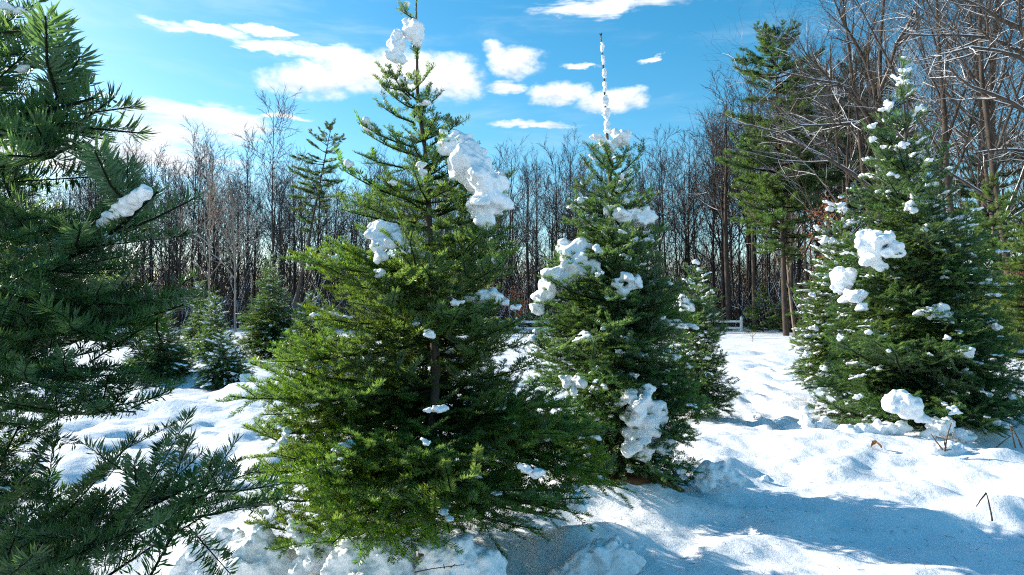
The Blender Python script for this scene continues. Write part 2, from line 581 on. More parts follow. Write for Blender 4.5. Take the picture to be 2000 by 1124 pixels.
def make_bough(Lb, seed, dens=780, nlen=0.0275, nwid=0.0040, curve=0.08, spacing=0.125, dense=1.0, sub=0.105, side_max=1.0):
    r_ = np.random.default_rng(seed)
    acc = Acc()
    K = 9
    ts = np.linspace(0, 1, K)
    wob = np.cumsum(r_.normal(0, 0.012, (K, 2)), axis=0) * Lb
    main = np.stack([ts * Lb, wob[:, 0], curve * Lb * ts ** 2 - 0.05 * Lb * np.sin(ts * PI) + 0.5 * wob[:, 1]], axis=1)

    def mp(t):
        i = min(K - 2, int(t * (K - 1)))
        f = t * (K - 1) - i
        return main[i] * (1 - f) + main[i + 1] * f, main[i + 1] - main[i]

    rb = 0.0035 + 0.0085 * Lb
    v, q = tubes(main[None], (rb * (1 - 0.78 * ts))[None], 5)
    acc.add(v, q, 0, 1.0)
    TA, TB, TU, TT, TR = [], [], [], [], []
    zup = np.array([0, 0, 1.0])

    def twig(a, b, tint, rad, up=zup):
        TA.append(a); TB.append(b); TU.append(up); TT.append(tint); TR.append(rad)

    # needles on the outer main axis
    for k in range(K - 1):
        if ts[k] >= 0.25 or Lb < 0.4:
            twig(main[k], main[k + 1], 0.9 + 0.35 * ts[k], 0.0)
    x = max(0.05, 0.10 * Lb)
    side = 1 if r_.random() < 0.5 else -1
    while x < Lb * 0.985:
        t = x / Lb
        p, tg = mp(t)
        tg = tg / np.linalg.norm(tg)
        rem = Lb - x
        ln = (0.095 + 0.48 * rem) * r_.uniform(0.75, 1.15)
        ln = min(ln, 0.20 + 0.26 * Lb) * side_max
        if t < 0.3:
            ln *= 0.65 + t
        a = R(r_.uniform(42, 60)) * side
        lat = np.array([-tg[1], tg[0], 0.0])
        lat /= np.linalg.norm(lat) + 1e-9
        el = R(r_.normal(4, 18))
        d = tg * math.cos(a) + lat * math.sin(a)
        d = d + zup * math.sin(el)
        d /= np.linalg.norm(d)
        m1 = p + d * ln * 0.5
        d2 = d + tg * 0.28 + zup * 0.08
        d2 /= np.linalg.norm(d2)
        e = m1 + d2 * ln * 0.5
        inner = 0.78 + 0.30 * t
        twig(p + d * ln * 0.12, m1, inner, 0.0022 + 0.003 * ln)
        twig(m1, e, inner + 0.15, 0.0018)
        # sub twigs
        if ln > 0.15:
            y = 0.05 * r_.uniform(0.8, 1.3)
            ss = 1
            while y < ln * 0.93:
                f = y / ln
                pp = p + d * y if f < 0.5 else m1 + d2 * (y - ln * 0.5)
                l2 = (0.10 + 0.42 * (ln - y)) * r_.uniform(0.75, 1.2)
                l2 = min(l2, 0.21)
                dd = d if f < 0.5 else d2
                la = np.array([-dd[1], dd[0], 0.0])
                la /= np.linalg.norm(la) + 1e-9
                aa = R(r_.uniform(40, 58)) * ss
                d3 = dd * math.cos(aa) + la * math.sin(aa) + zup * math.sin(R(r_.normal(6, 24)))
                d3 /= np.linalg.norm(d3)
                fresh_lit = 0.52 + 1.05 * r_.random() ** 1.5 * (0.2 + 0.8 * t) + 0.15 * f  # young-growth tone plus painted contrast of lit tips against shaded inner twigs
                twig(pp, pp + d3 * l2, fresh_lit, 0.0013)
                ss = -ss
                y += sub * r_.uniform(0.75, 1.3) / dense
        side = -side
        x += spacing * 0.5 * r_.uniform(0.75, 1.3) / dense
    # a few shoots that stand up from the axis
    for k in range(int(5 * Lb + 1)):
        p, tg = mp(r_.uniform(0.35, 0.95))
        d = np.array([0.6, r_.normal(0, 0.5), r_.uniform(0.4, 1.0)])
        d /= np.linalg.norm(d)
        twig(p, p + d * r_.uniform(0.05, 0.10), 1.1, 0.0014)
    TA, TB, TU, TT, TR = map(np.array, (TA, TB, TU, TT, TR))
    s = TR > 0
    P = np.stack([TA[s], TB[s]], axis=1)
    v, q = tubes(P, np.stack([TR[s], TR[s] * 0.6], axis=1), 3)
    acc.add(v, q, 0, 1.0)
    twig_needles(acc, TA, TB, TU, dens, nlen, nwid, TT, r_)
    me = acc.build('bough', [M_TWIG, M_NEEDLE])
    zend = main[:, 2]
    return dict(me=me, L=Lb, main=main)


BOUGHS = []
tot = 0
for Lc, nv in ((0.13, 3), (0.22, 3), (0.34, 4), (0.50, 4), (0.70, 4), (0.95, 3), (1.25, 3)):
    for k in range(nv):
        b = make_bough(Lc, int(Lc * 1000) + k, curve=random.uniform(-0.10, 0.08))
        tot += len(b['me'].polygons)
        BOUGHS.append(b)
SIMPLE = []
for Lc in (0.10, 0.16, 0.24, 0.34):
    for k in range(3):
        b = make_bough(Lc, int(Lc * 3000) + k, dens=760, curve=random.uniform(0.0, 0.16), spacing=0.13, sub=0.2, side_max=0.5 + 0.25 * (k % 2))
        SIMPLE.append(b)
FINE = []
for Lc, nv in ((0.30, 3), (0.55, 3), (0.85, 3)):
    for k in range(nv):
        b = make_bough(Lc, int(Lc * 2000) + k + 50, dens=1000, nlen=0.0285, nwid=0.0031, curve=random.uniform(-0.10, 0.06), spacing=0.135, sub=0.11)
        tot += len(b['me'].polygons)
        FINE.append(b)
print('bough quads', tot)


def pick(lib, L, r_):
    best = min(lib, key=lambda b: abs(math.log(b['L'] / L)))['L']
    return r_.choice([b for b in lib if b['L'] == best])


def frame(d, roll=0.0):
    x = Vector(d).normalized()
    up = Vector((0, 0, 1))
    if abs(x.z) > 0.97:
        up = Vector((1, 0, 0))
    y = up.cross(x).normalized()
    z = x.cross(y)
    m = Matrix((x, y, z)).transposed()
    return m @ Matrix.Rotation(roll, 3, 'X')


# ------------------------------------------------------------------ snow clumps
def keep_largest(me):
    bm = bmesh.new()
    bm.from_mesh(me)
    seen, best = set(), []
    for v in bm.verts:
        if v in seen:
            continue
        isl, todo = [], [v]
        seen.add(v)
        while todo:
            a = todo.pop()
            isl.append(a)
            for e in a.link_edges:
                b = e.other_vert(a)
                if b not in seen:
                    seen.add(b)
                    todo.append(b)
        if len(isl) > len(best):
            best = isl
    if len(best) < len(bm.verts):
        kp = set(best)
        bmesh.ops.delete(bm, geom=[v for v in bm.verts if v not in kp], context='VERTS')
        bm.to_mesh(me)
    bm.free()


def clump_mesh(name, balls, voxel, seed, amp=0.25, crumbs=5, mat=None, freq=1.0, smooth_it=2, rm=None):
    """balls: (x, y, z, r); fused by voxel remesh, then roughened"""
    r_ = random.Random(seed)
    bm = bmesh.new()
    allb = list(balls)
    for (x, y, z, r) in balls:
        for k in range(crumbs):
            d = Vector((r_.gauss(0, 1), r_.gauss(0, 1), r_.gauss(0, 1))).normalized()
            rr = r * r_.uniform(0.22, 0.5)
            p = Vector((x, y, z)) + d * (r * r_.uniform(0.75, 1.08))
            allb.append((p.x, p.y, p.z, rr))
    for (x, y, z, r) in allb:
        rr = max(r, voxel * 1.05)
        res = bmesh.ops.create_icosphere(bm, subdivisions=2 if r < voxel * 5 else 3, radius=1.0)
        sx, sy, sz = r_.uniform(.85, 1.25), r_.uniform(.75, 1.1), r_.uniform(.6, 1.0)
        rot = Matrix.Rotation(r_.uniform(0, PI), 3, 'Z') @ Matrix.Rotation(r_.gauss(0, .5), 3, 'X')
        so = Vector((r_.uniform(0, 90), r_.uniform(0, 90), r_.uniform(0, 90)))
        for v in res['verts']:
            c_ = v.co
            k = 1.0 + 0.75 * mnoise.noise(c_ * 1.15 + so) + 0.35 * mnoise.noise(c_ * 2.6 + so)
            v.co = rot @ Vector((c_.x * sx, c_.y * sy, c_.z * sz)) * (k * rr) + Vector((x, y, z))
    me = bpy.data.meshes.new(name)
    bm.to_mesh(me)
    bm.free()
    tmp = bpy.data.objects.new('tmp', me)
    COL.objects.link(tmp)
    md = tmp.modifiers.new('r', 'REMESH')
    md.mode = 'VOXEL'
    md.voxel_size = voxel
    if smooth_it:
        sm = tmp.modifiers.new('s', 'SMOOTH')
        sm.iterations = smooth_it
        sm.factor = 0.5
    dg = bpy.context.evaluated_depsgraph_get()
    out = bpy.data.meshes.new_from_object(tmp.evaluated_get(dg))
    bpy.data.objects.remove(tmp)
    bpy.data.meshes.remove(me)
    out.name = name
    keep_largest(out)
    rm = rm or sum(b[3] for b in balls) / len(balls)
    off = Vector((seed * 3.1, seed * 1.7, 0))
    f1, f2, f3 = freq * 1.2 / rm, freq * 3.2 / rm, freq * 8.0 / rm
    for v, nr in zip(out.vertices, [Vector(n.vector) for n in out.vertex_normals]):
        p = v.co
        k = (mnoise.noise(p * f1 + off) * 0.55 + (0.42 - abs(mnoise.noise(p * f2 + off))) * 0.42 + mnoise.noise(p * f3 + off) * 0.22 + (0.3 - abs(mnoise.noise(p * f3 * 2.3 + off))) * 0.14) * amp * rm
        v.co = p + nr * k
    out.materials.clear()
    out.materials.append(mat or M_CLUMP)
    out.polygons.foreach_set('use_smooth', np.ones(len(out.polygons), dtype=bool))
    out.update()
    return out


def ragged(balls, seed, n=14, spread=0.85, flat=0.8, keep=0.66):
    """break round lumps into uneven heaps of smaller ones"""
    r_ = random.Random(seed)
    out = []
    for (x, y, z, r) in balls:
        out.append((x, y, z, r * keep))
        for k in range(n):
            a, b = r_.uniform(0, 2 * PI), r_.uniform(-1, 1)
            q = r * spread * r_.uniform(0.55, 1.15)
            c_ = math.sqrt(1 - b * b)
            out.append((x + q * c_ * math.cos(a), y + q * c_ * math.sin(a), z + q * flat * b, r * r_.choice((r_.uniform(0.12, 0.25), r_.uniform(0.25, 0.48)))))
    return out


PATCHES = []
for k in range(9):
    r_ = random.Random(100 + k)
    n_ = 3 + k % 4
    balls = [((i - (n_ - 1) / 2) * 0.021 + r_.uniform(-.010, .010), r_.uniform(-.030, .030), r_.uniform(-.004, .012), r_.uniform(.016, .030)) for i in range(n_)]
    balls = ragged(balls, 100 + k, 6, 0.9, 0.5, 0.7)
    PATCHES.append(clump_mesh('snow_patch', balls, 0.0052, 200 + k, 0.30, 0, rm=0.02, freq=0.6, smooth_it=1))


# ------------------------------------------------------------------ fir trees
class Fir:
    pass


def lerp_table(tab, x):
    """tab sorted by first column"""
    if x <= tab[0][0]:
        return tab[0][1:]
    for a, b in zip(tab, tab[1:]):
        if x <= b[0]:
            f = (x - a[0]) / (b[0] - a[0])
            return tuple(p + (q - p) * f for p, q in zip(a[1:], b[1:]))
    return tab[-1][1:]


ALPHA = [(0.0, -18.0), (0.25, -6.0), (0.5, 9.0), (0.72, 27.0), (0.92, 45.0), (1.0, 60.0)]


def fir(label, base_px, base_py, d, prof, axis, n, color, seed, group=None, lib=None, snow=0.25, gap=None, leader=0.0,
        cat='fir tree', fill=0.35, lift=0.0, thin=1.0, clear=(), ground=True, patch_scale=1.0, drop=0.0):
    """prof rows (py, x_left, x_right) and axis rows (py, x) in photo pixels, read at distance d from the camera"""
    lib = lib or BOUGHS
    r_ = random.Random(seed)
    s = FPX / d
    base = at(base_px, base_py, d)
    base.z = gz(base.x, d) - 0.03
    F = Fir()
    F.d, F.s, F.base = d, s, base

    def h_of(py):
        return at(base_px, py, d).z - base.z

    def cx(py):
        return at(lerp_table(axis, py)[0], py, d).x - base.x
    tab = sorted((h_of(py), (lerp_table(axis, py)[0] - xl) / s, (xr - lerp_table(axis, py)[0]) / s) for py, xl, xr in prof)
    axt = sorted((h_of(py), at(x, py, d).x - base.x) for py, x in axis)
    H = max(t[0] for t in axt)
    F.H, F.tab, F.axt = H, tab, axt
    root = tag(empty('fir_tree', base), label, cat, group)
    F.root = root
    # trunk
    K = 22
    hs = np.linspace(-0.05, H, K)
    wob = np.cumsum(np.array([[r_.gauss(0, .006), r_.gauss(0, .006)] for _ in range(K)]), axis=0)
    P = np.array([[lerp_table(axt, h)[0] + w[0], w[1], h] for h, w in zip(hs, wob)])
    rb = 0.011 * H + 0.008
    rad = rb * (1 - 0.93 * np.clip(hs / H, 0, 1) ** 0.8) * np.where(hs < 0.12, 1.25, 1.0)
    v, q = tubes(P[None], rad[None], 10)
    link('trunk', make_mesh('trunk', v, q, [M_FIRBARK], None, True), root)
    F.P = P

    def axis_at(h):
        h = min(max(h, 0), H)
        f = (h + 0.05) / (H + 0.05) * (K - 1)
        i = min(K - 2, int(f))
        return P[i] + (P[i + 1] - P[i]) * (f - i)

    def radius(h, az):
        rl, rr = lerp_table(tab, h)
        k = mnoise.noise(Vector((math.cos(az) * 1.3, math.sin(az) * 1.3, h * 3.2)) + Vector((seed, 0, 0)))
        return (rl + (rr - rl) * (0.5 + 0.5 * math.cos(az))) * (1 + 0.30 * k)
    F.radius, F.axis_at = radius, axis_at
    col = np.array(color)

    def add_bough(p0, p1, roll=0.0, lib_=None):
        dv = Vector(p1) - Vector(p0)
        L = dv.length
        b = pick(lib_ or lib, L, r_)
        sc = L / b['L']
        m3 = frame(dv, roll)
        m = Matrix.Translation(p0) @ m3.to_4x4() @ Matrix.Diagonal((sc, sc * r_.uniform(0.9, 1.1) * r_.choice((-1, 1)) if False else sc, sc, 1))
        o = link('bough', b['me'], root, mat=m)
        vcol = col * r_.uniform(0.78, 1.22)
        vcol = vcol * np.array([r_.uniform(0.85, 1.25), 1.0, r_.uniform(0.75, 1.15)])
        o.color = (*vcol, 1)
        return b, m, sc, L
    F.add_bough = add_bough
    htop, hlow = tab[-1][0], tab[0][0]
    # heights: denser where the tree is wide
    grid = np.linspace(hlow, htop * 0.995, 200)
    wgt = np.array([(sum(lerp_table(tab, g)) / 2) ** 1.25 + 0.03 for g in grid])
    cum = np.cumsum(wgt) / wgt.sum()
    az = r_.uniform(0, 2 * PI)
    made = 0
    F.spots = []
    tries = 0
    while made < n and tries < n * 3:
        tries += 1
        h = float(np.interp((made + r_.random()) / n, cum, grid))
        az += 2.399963 + r_.uniform(-0.35, 0.35)
        rr = radius(h, az) * r_.uniform(0.92, 1.14) * thin
        if r_.random() < fill:
            rr *= r_.uniform(0.5, 0.8)
        rr = max(rr, 0.07)
        if gap and gap(h, az % (2 * PI), rr, r_):
            continue
        al = R(lerp_table(ALPHA, h / H)[0] + r_.gauss(0, 7) + lift)
        h0 = h - rr * math.tan(al) * 0.8
        if h0 < 0.05:
            h0 = 0.05 + 0.05 * r_.random()
        if h < 0.22 * H and d > 9:
            h0 = max(h0, h + 0.12 * rr)
            h = max(0.04, h - 0.10 * rr)
        if h0 > H * 0.985:
            h0 = H * 0.985
        a0 = axis_at(h0)
        ac = axis_at(h)
        tip = (ac[0] + rr * math.cos(az), ac[1] + rr * math.sin(az), h)
        if clear and r_.random() < 0.93:
            hit = False
            for t in (0.25, 0.45, 0.65, 0.85, 1.0):
                X, Y, Z = (base[i] + a0[i] + (tip[i] - a0[i]) * t - (0, 0, EYE)[i] for i in range(3))
                dp = Y * math.cos(PITCH) + Z * math.sin(PITCH)
                qx, qy = 1000 + FPX * X / dp, 562 - FPX * (Z * math.cos(PITCH) - Y * math.sin(PITCH)) / dp
                hw_ = 0.16 * rr * FPX / dp
                if Y < d - 0.03 and any(x0 - hw_ < qx < x1 + hw_ and y0 - 10 < qy < y1 + 10 for x0, y0, x1, y1 in clear):
                    hit = True
            if hit:
                continue
        b, m, sc, L = add_bough(a0, tip, r_.gauss(0, 0.32), SIMPLE if (h > 0.70 * H and lib is BOUGHS and d < 6) else None)
        made += 1
        F.spots.append((b, m, sc, L))
        for rep in range(3 if L > 0.5 else 2):
            if r_.random() < snow * 1.25:
                t = r_.uniform(0.45, 0.97)
                mn = b['main']
                pt = mn[min(len(mn) - 1, int(t * (len(mn) - 1) + 0.5))] + np.array([0, r_.gauss(0, 0.05) * L, 0])
                w = m @ Vector(pt)
                k = r_.uniform(0.45, 1.0) ** 1.0 * r_.choice((0.45, 0.6, 0.8, 1.15)) * patch_scale
                me = r_.choice(PATCHES)
                xa = m.to_3x3() @ Vector((1, 0, 0))
                mm = Matrix.Translation(w + Vector((0, 0, 0.016 + 0.014 * k))) @ frame(xa, r_.uniform(-.3, .3)).to_4x4() @ Matrix.Diagonal((k * r_.uniform(.7, 1.25), k * r_.uniform(.7, 1.1), k * r_.uniform(.4, .75), 1))
                link('snow_patch', me, root, mat=mm)
    if leader:
        lead = make_leader(np.array([axis_at(H - leader + leader * k / 6) for k in range(7)]), seed)
        o = link('leader', lead, root)
        o.color = (*col, 1)
    return F


def make_leader(P, seed):
    r_ = np.random.default_rng(seed)
    acc = Acc()
    K = len(P)
    ts = np.linspace(0, 1, K)
    v, q = tubes(P[None], (0.006 * (1 - 0.5 * ts))[None], 5)
    acc.add(v, q, 0)
    up = np.tile(np.array([[1.0, 0, 0]]), (K - 1, 1))
    twig_needles(acc, P[:-1], P[1:], up, 300, 0.016, 0.003, np.ones(K - 1), r_)
    twig_needles(acc, P[:-1], P[1:], -up, 300, 0.016, 0.003, np.ones(K - 1), r_)
    # buds at the tip
    A = np.tile(P[-1], (4, 1))
    B = A + np.array([[.01, 0, .02], [-.01, .004, .02], [0, -.01, .022], [0, .01, .018]])
    v, q = tubes(np.stack([A, B], axis=1), np.full((4, 2), .003), 4)
    acc.add(v, q, 0)
    return acc.build('leader', [M_TWIG, M_NEEDLE])


def px_balls(F, lst, front=0.8, dd=None):
    """clump balls given by photo pixels; depth is the fir's own surface facing the camera"""
    out = []
    for (px, py, rp) in lst:
        if dd is not None:
            Y = F.d + dd
        else:
            p = at(px, py, F.d)
            h = p.z - F.base.z
            a = F.axis_at(h)
            dx = p.x - F.base.x - a[0]
            rr = F.radius(min(h, F.tab[-1][0]), -PI / 2)
            rr = max(rr, abs(dx) * 1.02)
            Y = F.d - front * math.sqrt(max(0.0, rr * rr - dx * dx))
        p = at(px, py, Y)
        out.append((p.x, p.y, p.z, rp * Y / FPX))
    return out


CL = 0


def clump(label, balls, voxel=None, amp=0.30, crumbs=6, group=None, name='snow_clump', cat='snow clump'):
    global CL
    CL += 1
    c = Vector((sum(b[0] for b in balls) / len(balls), sum(b[1] for b in balls) / len(balls), min(b[2] - b[3] for b in balls)))
    loc = [(b[0] - c.x, b[1] - c.y, b[2] - c.z, b[3]) for b in balls]
    rm = sum(b[3] for b in balls) / len(balls)
    vx = (voxel or max(0.006, rm * 0.17)) * 0.6
    loc = ragged(loc, CL, 4, 0.9, 0.7, 1.05) if amp > 0.22 else ragged(loc, CL, 3, 0.8, 0.8, 1.0)
    me = clump_mesh(name, loc, vx, 11 + CL, amp * 0.45, 0, freq=0.6, rm=rm, smooth_it=10)
    o = link(name, me, None, c)
    tag(o, label, cat, group)
    return o


def snow_part(F, balls, voxel=None, amp=0.3, crumbs=4, name='snow_patch', bough=False, rag=True):
    global CL
    if bough:
        c_ = Vector((sum(q[0] for q in balls), sum(q[1] for q in balls), sum(q[2] for q in balls))) / len(balls) - F.base
        if bough == 2:
            c_.z -= balls[0][3]
        ax_ = F.axis_at(c_.z)
        dr = Vector((c_.x - ax_[0], c_.y - ax_[1], 0))
        L_ = dr.length
        if L_ > 0.05:
            h0 = max(0.1, c_.z - balls[0][3] - L_ * (0.15 + 0.45 * c_.z / F.H))
            a_ = Vector(F.axis_at(h0))
            e_ = Vector((ax_[0], ax_[1], 0)) + dr * (1 + 0.05 / L_)
            e_.z = c_.z - balls[0][3] * 0.5
            F.add_bough(a_, e_, 0.0, SIMPLE if c_.z > 0.62 * F.H else None)
    CL += 1
    b = F.base
    loc = [(x - b.x, y - b.y, z - b.z, r) for (x, y, z, r) in balls]
    rm = sum(q[3] for q in loc) / len(loc)
    if rag:
        loc = ragged(loc, CL, 8, 1.0, 0.5, 0.65)
    me = clump_mesh(name, loc, (voxel or max(0.006, rm * 0.2)) * 0.7, 11 + CL, amp * 0.8, 0, freq=0.5, rm=rm, smooth_it=4)
    return link(name, me, F.root)


GREEN = (0.066, 0.128, 0.022)
GREEN_BLUE = (0.045, 0.102, 0.045)

# --- the big fir in the middle
D1 = 3.78


def gap1(h, az, rr, r_):
    # open places: beside the stem a third of the way up, and round the stem below the top
    front = R(215) < az < R(335)
    right = az > R(290) or az < R(65)
    if 0.84 < h < 1.34 and R(222) < az < R(322) and rr > 0.1:
        return r_.random() < 0.95
    if 0.92 < h < 1.28 and right and rr > 0.2:
        return r_.random() < 0.8
    if 1.95 < h < 2.28 and front:
        return r_.random() < 0.8
    if h < 0.42 and R(215) < az < R(325) and rr > 0.5:
        return r_.random() < 0.85
    return False


F1 = fir('tallest snow-topped fir in the middle with a big snow lump on one shoulder', 835, 1052, D1,
         [(60, 788, 815), (130, 762, 842), (190, 742, 866), (250, 712, 885), (310, 690, 905), (370, 676, 930), (430, 655, 960),
          (500, 600, 985), (560, 580, 1000), (620, 565, 1015), (690, 530, 1060), (760, 500, 1090), (830, 500, 1150), (890, 480, 1195),
          (940, 465, 1180), (990, 480, 1150), (1030, 540, 1130)],
         [(-40, 797), (60, 800), (200, 803), (380, 825), (560, 840), (720, 850), (900, 838), (1060, 835)],
         148, GREEN, 21, gap=gap1, clear=((830, 655, 885, 780), (805, 340, 842, 425), (480, 1075, 980, 1300)), fill=0.22, thin=0.94, snow=0.32, patch_scale=1.3, leader=0.50)
# --- the second fir
def gap2(h, az, rr, r_):
    return h > 2.35 and r_.random() < 0.5


D2 = 5.36
F2 = fir('fir with a long snow-plastered leader and brown needle litter round its foot', 1215, 958, D2,
         [(270, 1165, 1222), (330, 1140, 1240), (380, 1128, 1262), (430, 1118, 1285), (500, 1090, 1310), (560, 1065, 1318), (620, 1045, 1325),
          (680, 1025, 1335), (740, 1030, 1350), (800, 1050, 1358), (860, 1070, 1350), (910, 1085, 1345), (935, 1120, 1330)],
         [(72, 1176), (270, 1190), (420, 1204), (600, 1210), (960, 1215)],
         185, GREEN_BLUE, 33, gap=gap2, fill=0.25, snow=0.42, patch_scale=1.5, leader=0.8)
# --- the small fir behind it
D3 = 9.6
F3 = fir('small snowy fir standing just behind the fir with the snow-plastered leader', 1362, 806, D3,
         [(515, 1340, 1372), (570, 1320, 1392), (620, 1308, 1402), (680, 1300, 1408), (730, 1295, 1420), (770, 1288, 1432), (800, 1298, 1428)],
         [(498, 1353), (640, 1362), (806, 1362)],
         150, GREEN_BLUE, 41, snow=0.5, patch_scale=1.6)
# --- the broad fir on the right and the one behind it
D4 = 8.4
F4 = fir('broad dense blue-green fir beside the woods with a snow slab propped at its foot', 1790, 842, D4,
         [(150, 1752, 1780), (200, 1728, 1802), (260, 1705, 1825), (330, 1690, 1845), (400, 1668, 1875), (470, 1650, 1905), (540, 1648, 1935),
          (610, 1640, 1958), (680, 1625, 1975), (740, 1608, 1988), (790, 1600, 1995), (825, 1615, 1990)],
         [(98, 1764), (220, 1768), (500, 1785), (842, 1790)],
         255, (0.050, 0.108, 0.050), 55, snow=0.6, patch_scale=2.2, leader=0.35, fill=0.25)
D5 = 10.8
F5 = fir('snow-speckled fir half hidden behind the broad blue-green fir', 1640, 775, D5,
         [(400, 1628, 1662), (450, 1605, 1685), (520, 1585, 1700), (590, 1565, 1715), (660, 1552, 1725), (710, 1550, 1730), (755, 1560, 1720)],
         [(352, 1646), (775, 1640)],
         200, (0.064, 0.125, 0.045), 66, snow=0.95, patch_scale=2.6, leader=0.3)

# --- the fir at the left edge, close to the camera
D0 = 2.05
F0 = fir('dark close fir cut off by the picture edge, long needled boughs reaching inward', -150, 1530, D0,
         [(-350, -170, -100), (-150, -260, -30), (0, -330, -10), (120, -380, 20), (240, -420, 25), (320, -440, 30), (450, -500, 90), (560, -540, 200),
          (680, -560, 150), (750, -560, 60), (830, -560, -60), (940, -600, -40), (1040, -600, 50), (1120, -600, 100), (1250, -580, 110), (1400, -500, 250)],
         [(-480, -140), (1530, -150)],
         190, (0.020, 0.066, 0.026), 77, lib=FINE + SIMPLE[3:9], fill=0.25, thin=0.86, snow=0.14, patch_scale=0.7, lift=-12)


def reach(F, pxa, pya, pxb, pyb, Ya, Yb, roll=0.0, lib=None):
    a, b = at(pxa, pya, Ya) - F.base, at(pxb, pyb, Yb) - F.base
    return F.add_bough(a, b, roll, lib or FINE)


reach(F0, 60, 540, 285, 382, 1.75, 1.50, 0.2, FINE[:3])
reach(F0, -150, 1130, 415, 885, 1.80, 1.35, 0.3, FINE[6:])
reach(F0, -100, 1060, 430, 925, 1.75, 1.42, -0.1, FINE[6:])
reach(F0, -80, 1120, 405, 1118, 1.6, 1.25, 0.7, FINE[3:6])
for q_ in ((-100, 500, 150, 520, 1.75, 1.5), (-100, 540, 240, 600, 1.75, 1.55), (-90, 600, 200, 660, 1.7, 1.45), (-120, 580, 250, 640, 1.85, 1.65), (-100, 680, 170, 740, 1.65, 1.4),
           (-120, 430, 200, 470, 1.8, 1.6),  (-120, 1080, 180, 1090, 1.55, 1.2),
           (-120, 400, 110, 430, 1.7, 1.5), (-120, 470, 60, 560, 1.5, 1.3), (-120, 640, 80, 760, 1.5, 1.3)):
    reach(F0, *q_, random.uniform(-.3, .5), FINE[3:])
reach(F0, -80, 700, 365, 572, 1.9, 1.7, 0.1, FINE[3:6])
reach(F0, -80, 660, 265, 700, 1.8, 1.55, 0.3, FINE[3:6])
reach(F0, -60, 760, 250, 815, 1.7, 1.45, 0.4, FINE[3:6])
reach(F0, -120, 330, 148, 305, 1.9, 1.6, 0.9, FINE[:3])
reach(F0, -120, 225, 148, 182, 1.9, 1.6, -0.25, FINE[:3])
reach(F0, -120, 200, 140, 225, 1.9, 1.65, -0.2, FINE[:3])
reach(F0, -120, 60, 52, 25, 1.9, 1.65, 0.2, FINE[:3])
reach(F0, -120, 120, 48, 70, 1.9, 1.65, 0.2, FINE[:3])

# --- young firs in rows across the left field
YG = [
    ('low round snow-caked young fir at the front of the young fir row', 437, 752, 13.4, 640, 48, 80, 0.9),
    ('dark young fir with its lower half hidden by the close needled boughs', 312, 748, 14.0, 560, 62, 110, 0.35),
    ('slim snow-flecked young fir just behind the low round one', 420, 708, 18.5, 555, 42, 90, 0.7),
    ('narrow young fir with a spiky tip beside the slim snow-flecked one', 388, 702, 20.0, 528, 38, 90, 0.5),
    ('tall pointed young fir between the slim firs and the tallest fir', 527, 697, 21.0, 478, 60, 130, 0.6),
    ('young fir peeping out from behind the edge of the tallest fir', 606, 705, 19.0, 560, 55, 90, 0.6),
]
for i, (lb, px, py, d, top, hw, n, sn) in enumerate(YG):
    hh = py - top
    fir(lb, px, py, d,
        [(top + hh * 0.06, px - hw * .16, px + hw * .16), (top + hh * .25, px - hw * .42, px + hw * .42), (top + hh * .5, px - hw * .66, px + hw * .62),
         (top + hh * .75, px - hw * 1.05, px + hw * 1.08), (top + hh * .9, px - hw * 1.15, px + hw * 1.15), (top + hh * .99, px - hw * .9, px + hw * .9)],
        [(top, px), (py, px)], int(n * 1.35), (0.036, 0.085, 0.036), 300 + i, group='young firs in the left field', snow=sn * 1.1, patch_scale=1.9, leader=0.25)

# ------------------------------------------------------------------ snow lumps on the firs
big = clump
big('biggest white snow lump, slumped over the shoulder of the tallest fir',
    px_balls(F1, [(885, 288, 24), (912, 300, 30), (930, 335, 34), (955, 365, 31), (948, 400, 31), (965, 388, 26), (945, 432, 18), (900, 325, 24), (975, 355, 18), (905, 275, 18), (893, 264, 10)], dd=-0.22) + px_balls(F1, [(910, 310, 26), (935, 345, 30), (945, 385, 28), (925, 320, 22)], dd=-0.33) + px_balls(F1, [(905, 310, 24), (930, 350, 28), (945, 395, 24)], dd=-0.08), 0.011, 0.30, 7)
big('round snow ball sitting just below the tip of the tallest fir', px_balls(F1, [(808, 60, 22), (815, 70, 14), (800, 50, 14)], dd=-0.05), 0.007, 0.2, 4)
big('ragged snow lump stuck beside the round snow ball near the tip', px_balls(F1, [(775, 85, 18), (770, 108, 15), (776, 68, 11), (785, 118, 8)], dd=-0.05), 0.006, 0.3, 5)
big('jagged snow lump spread over the middle boughs of the tallest fir', px_balls(F1, [(750, 452, 22), (740, 480, 17), (775, 465, 15), (792, 480, 13), (730, 445, 12), (742, 500, 13), (762, 475, 14), (765, 445, 10)]), 0.008, 0.4, 6)
big('long snow ledge on the boughs opposite the brown stem of the tallest fir', px_balls(F1, [(940, 580, 16), (965, 578, 15), (920, 583, 11), (985, 590, 10)], dd=-0.25), 0.008, 0.35, 6)
big('snow slab draped over the low outer boughs of the tallest fir', px_balls(F1, [(1108, 955, 16), (1128, 985, 18), (1142, 1008, 13), (1120, 965, 14), (1100, 945, 12)]), 0.009, 0.35, 6)
big('thin snow lump on a bough above the draped slab', px_balls(F1, [(1050, 925, 13), (1030, 918, 11), (1070, 935, 10), (1015, 912, 7)]), 0.008, 0.35, 5)
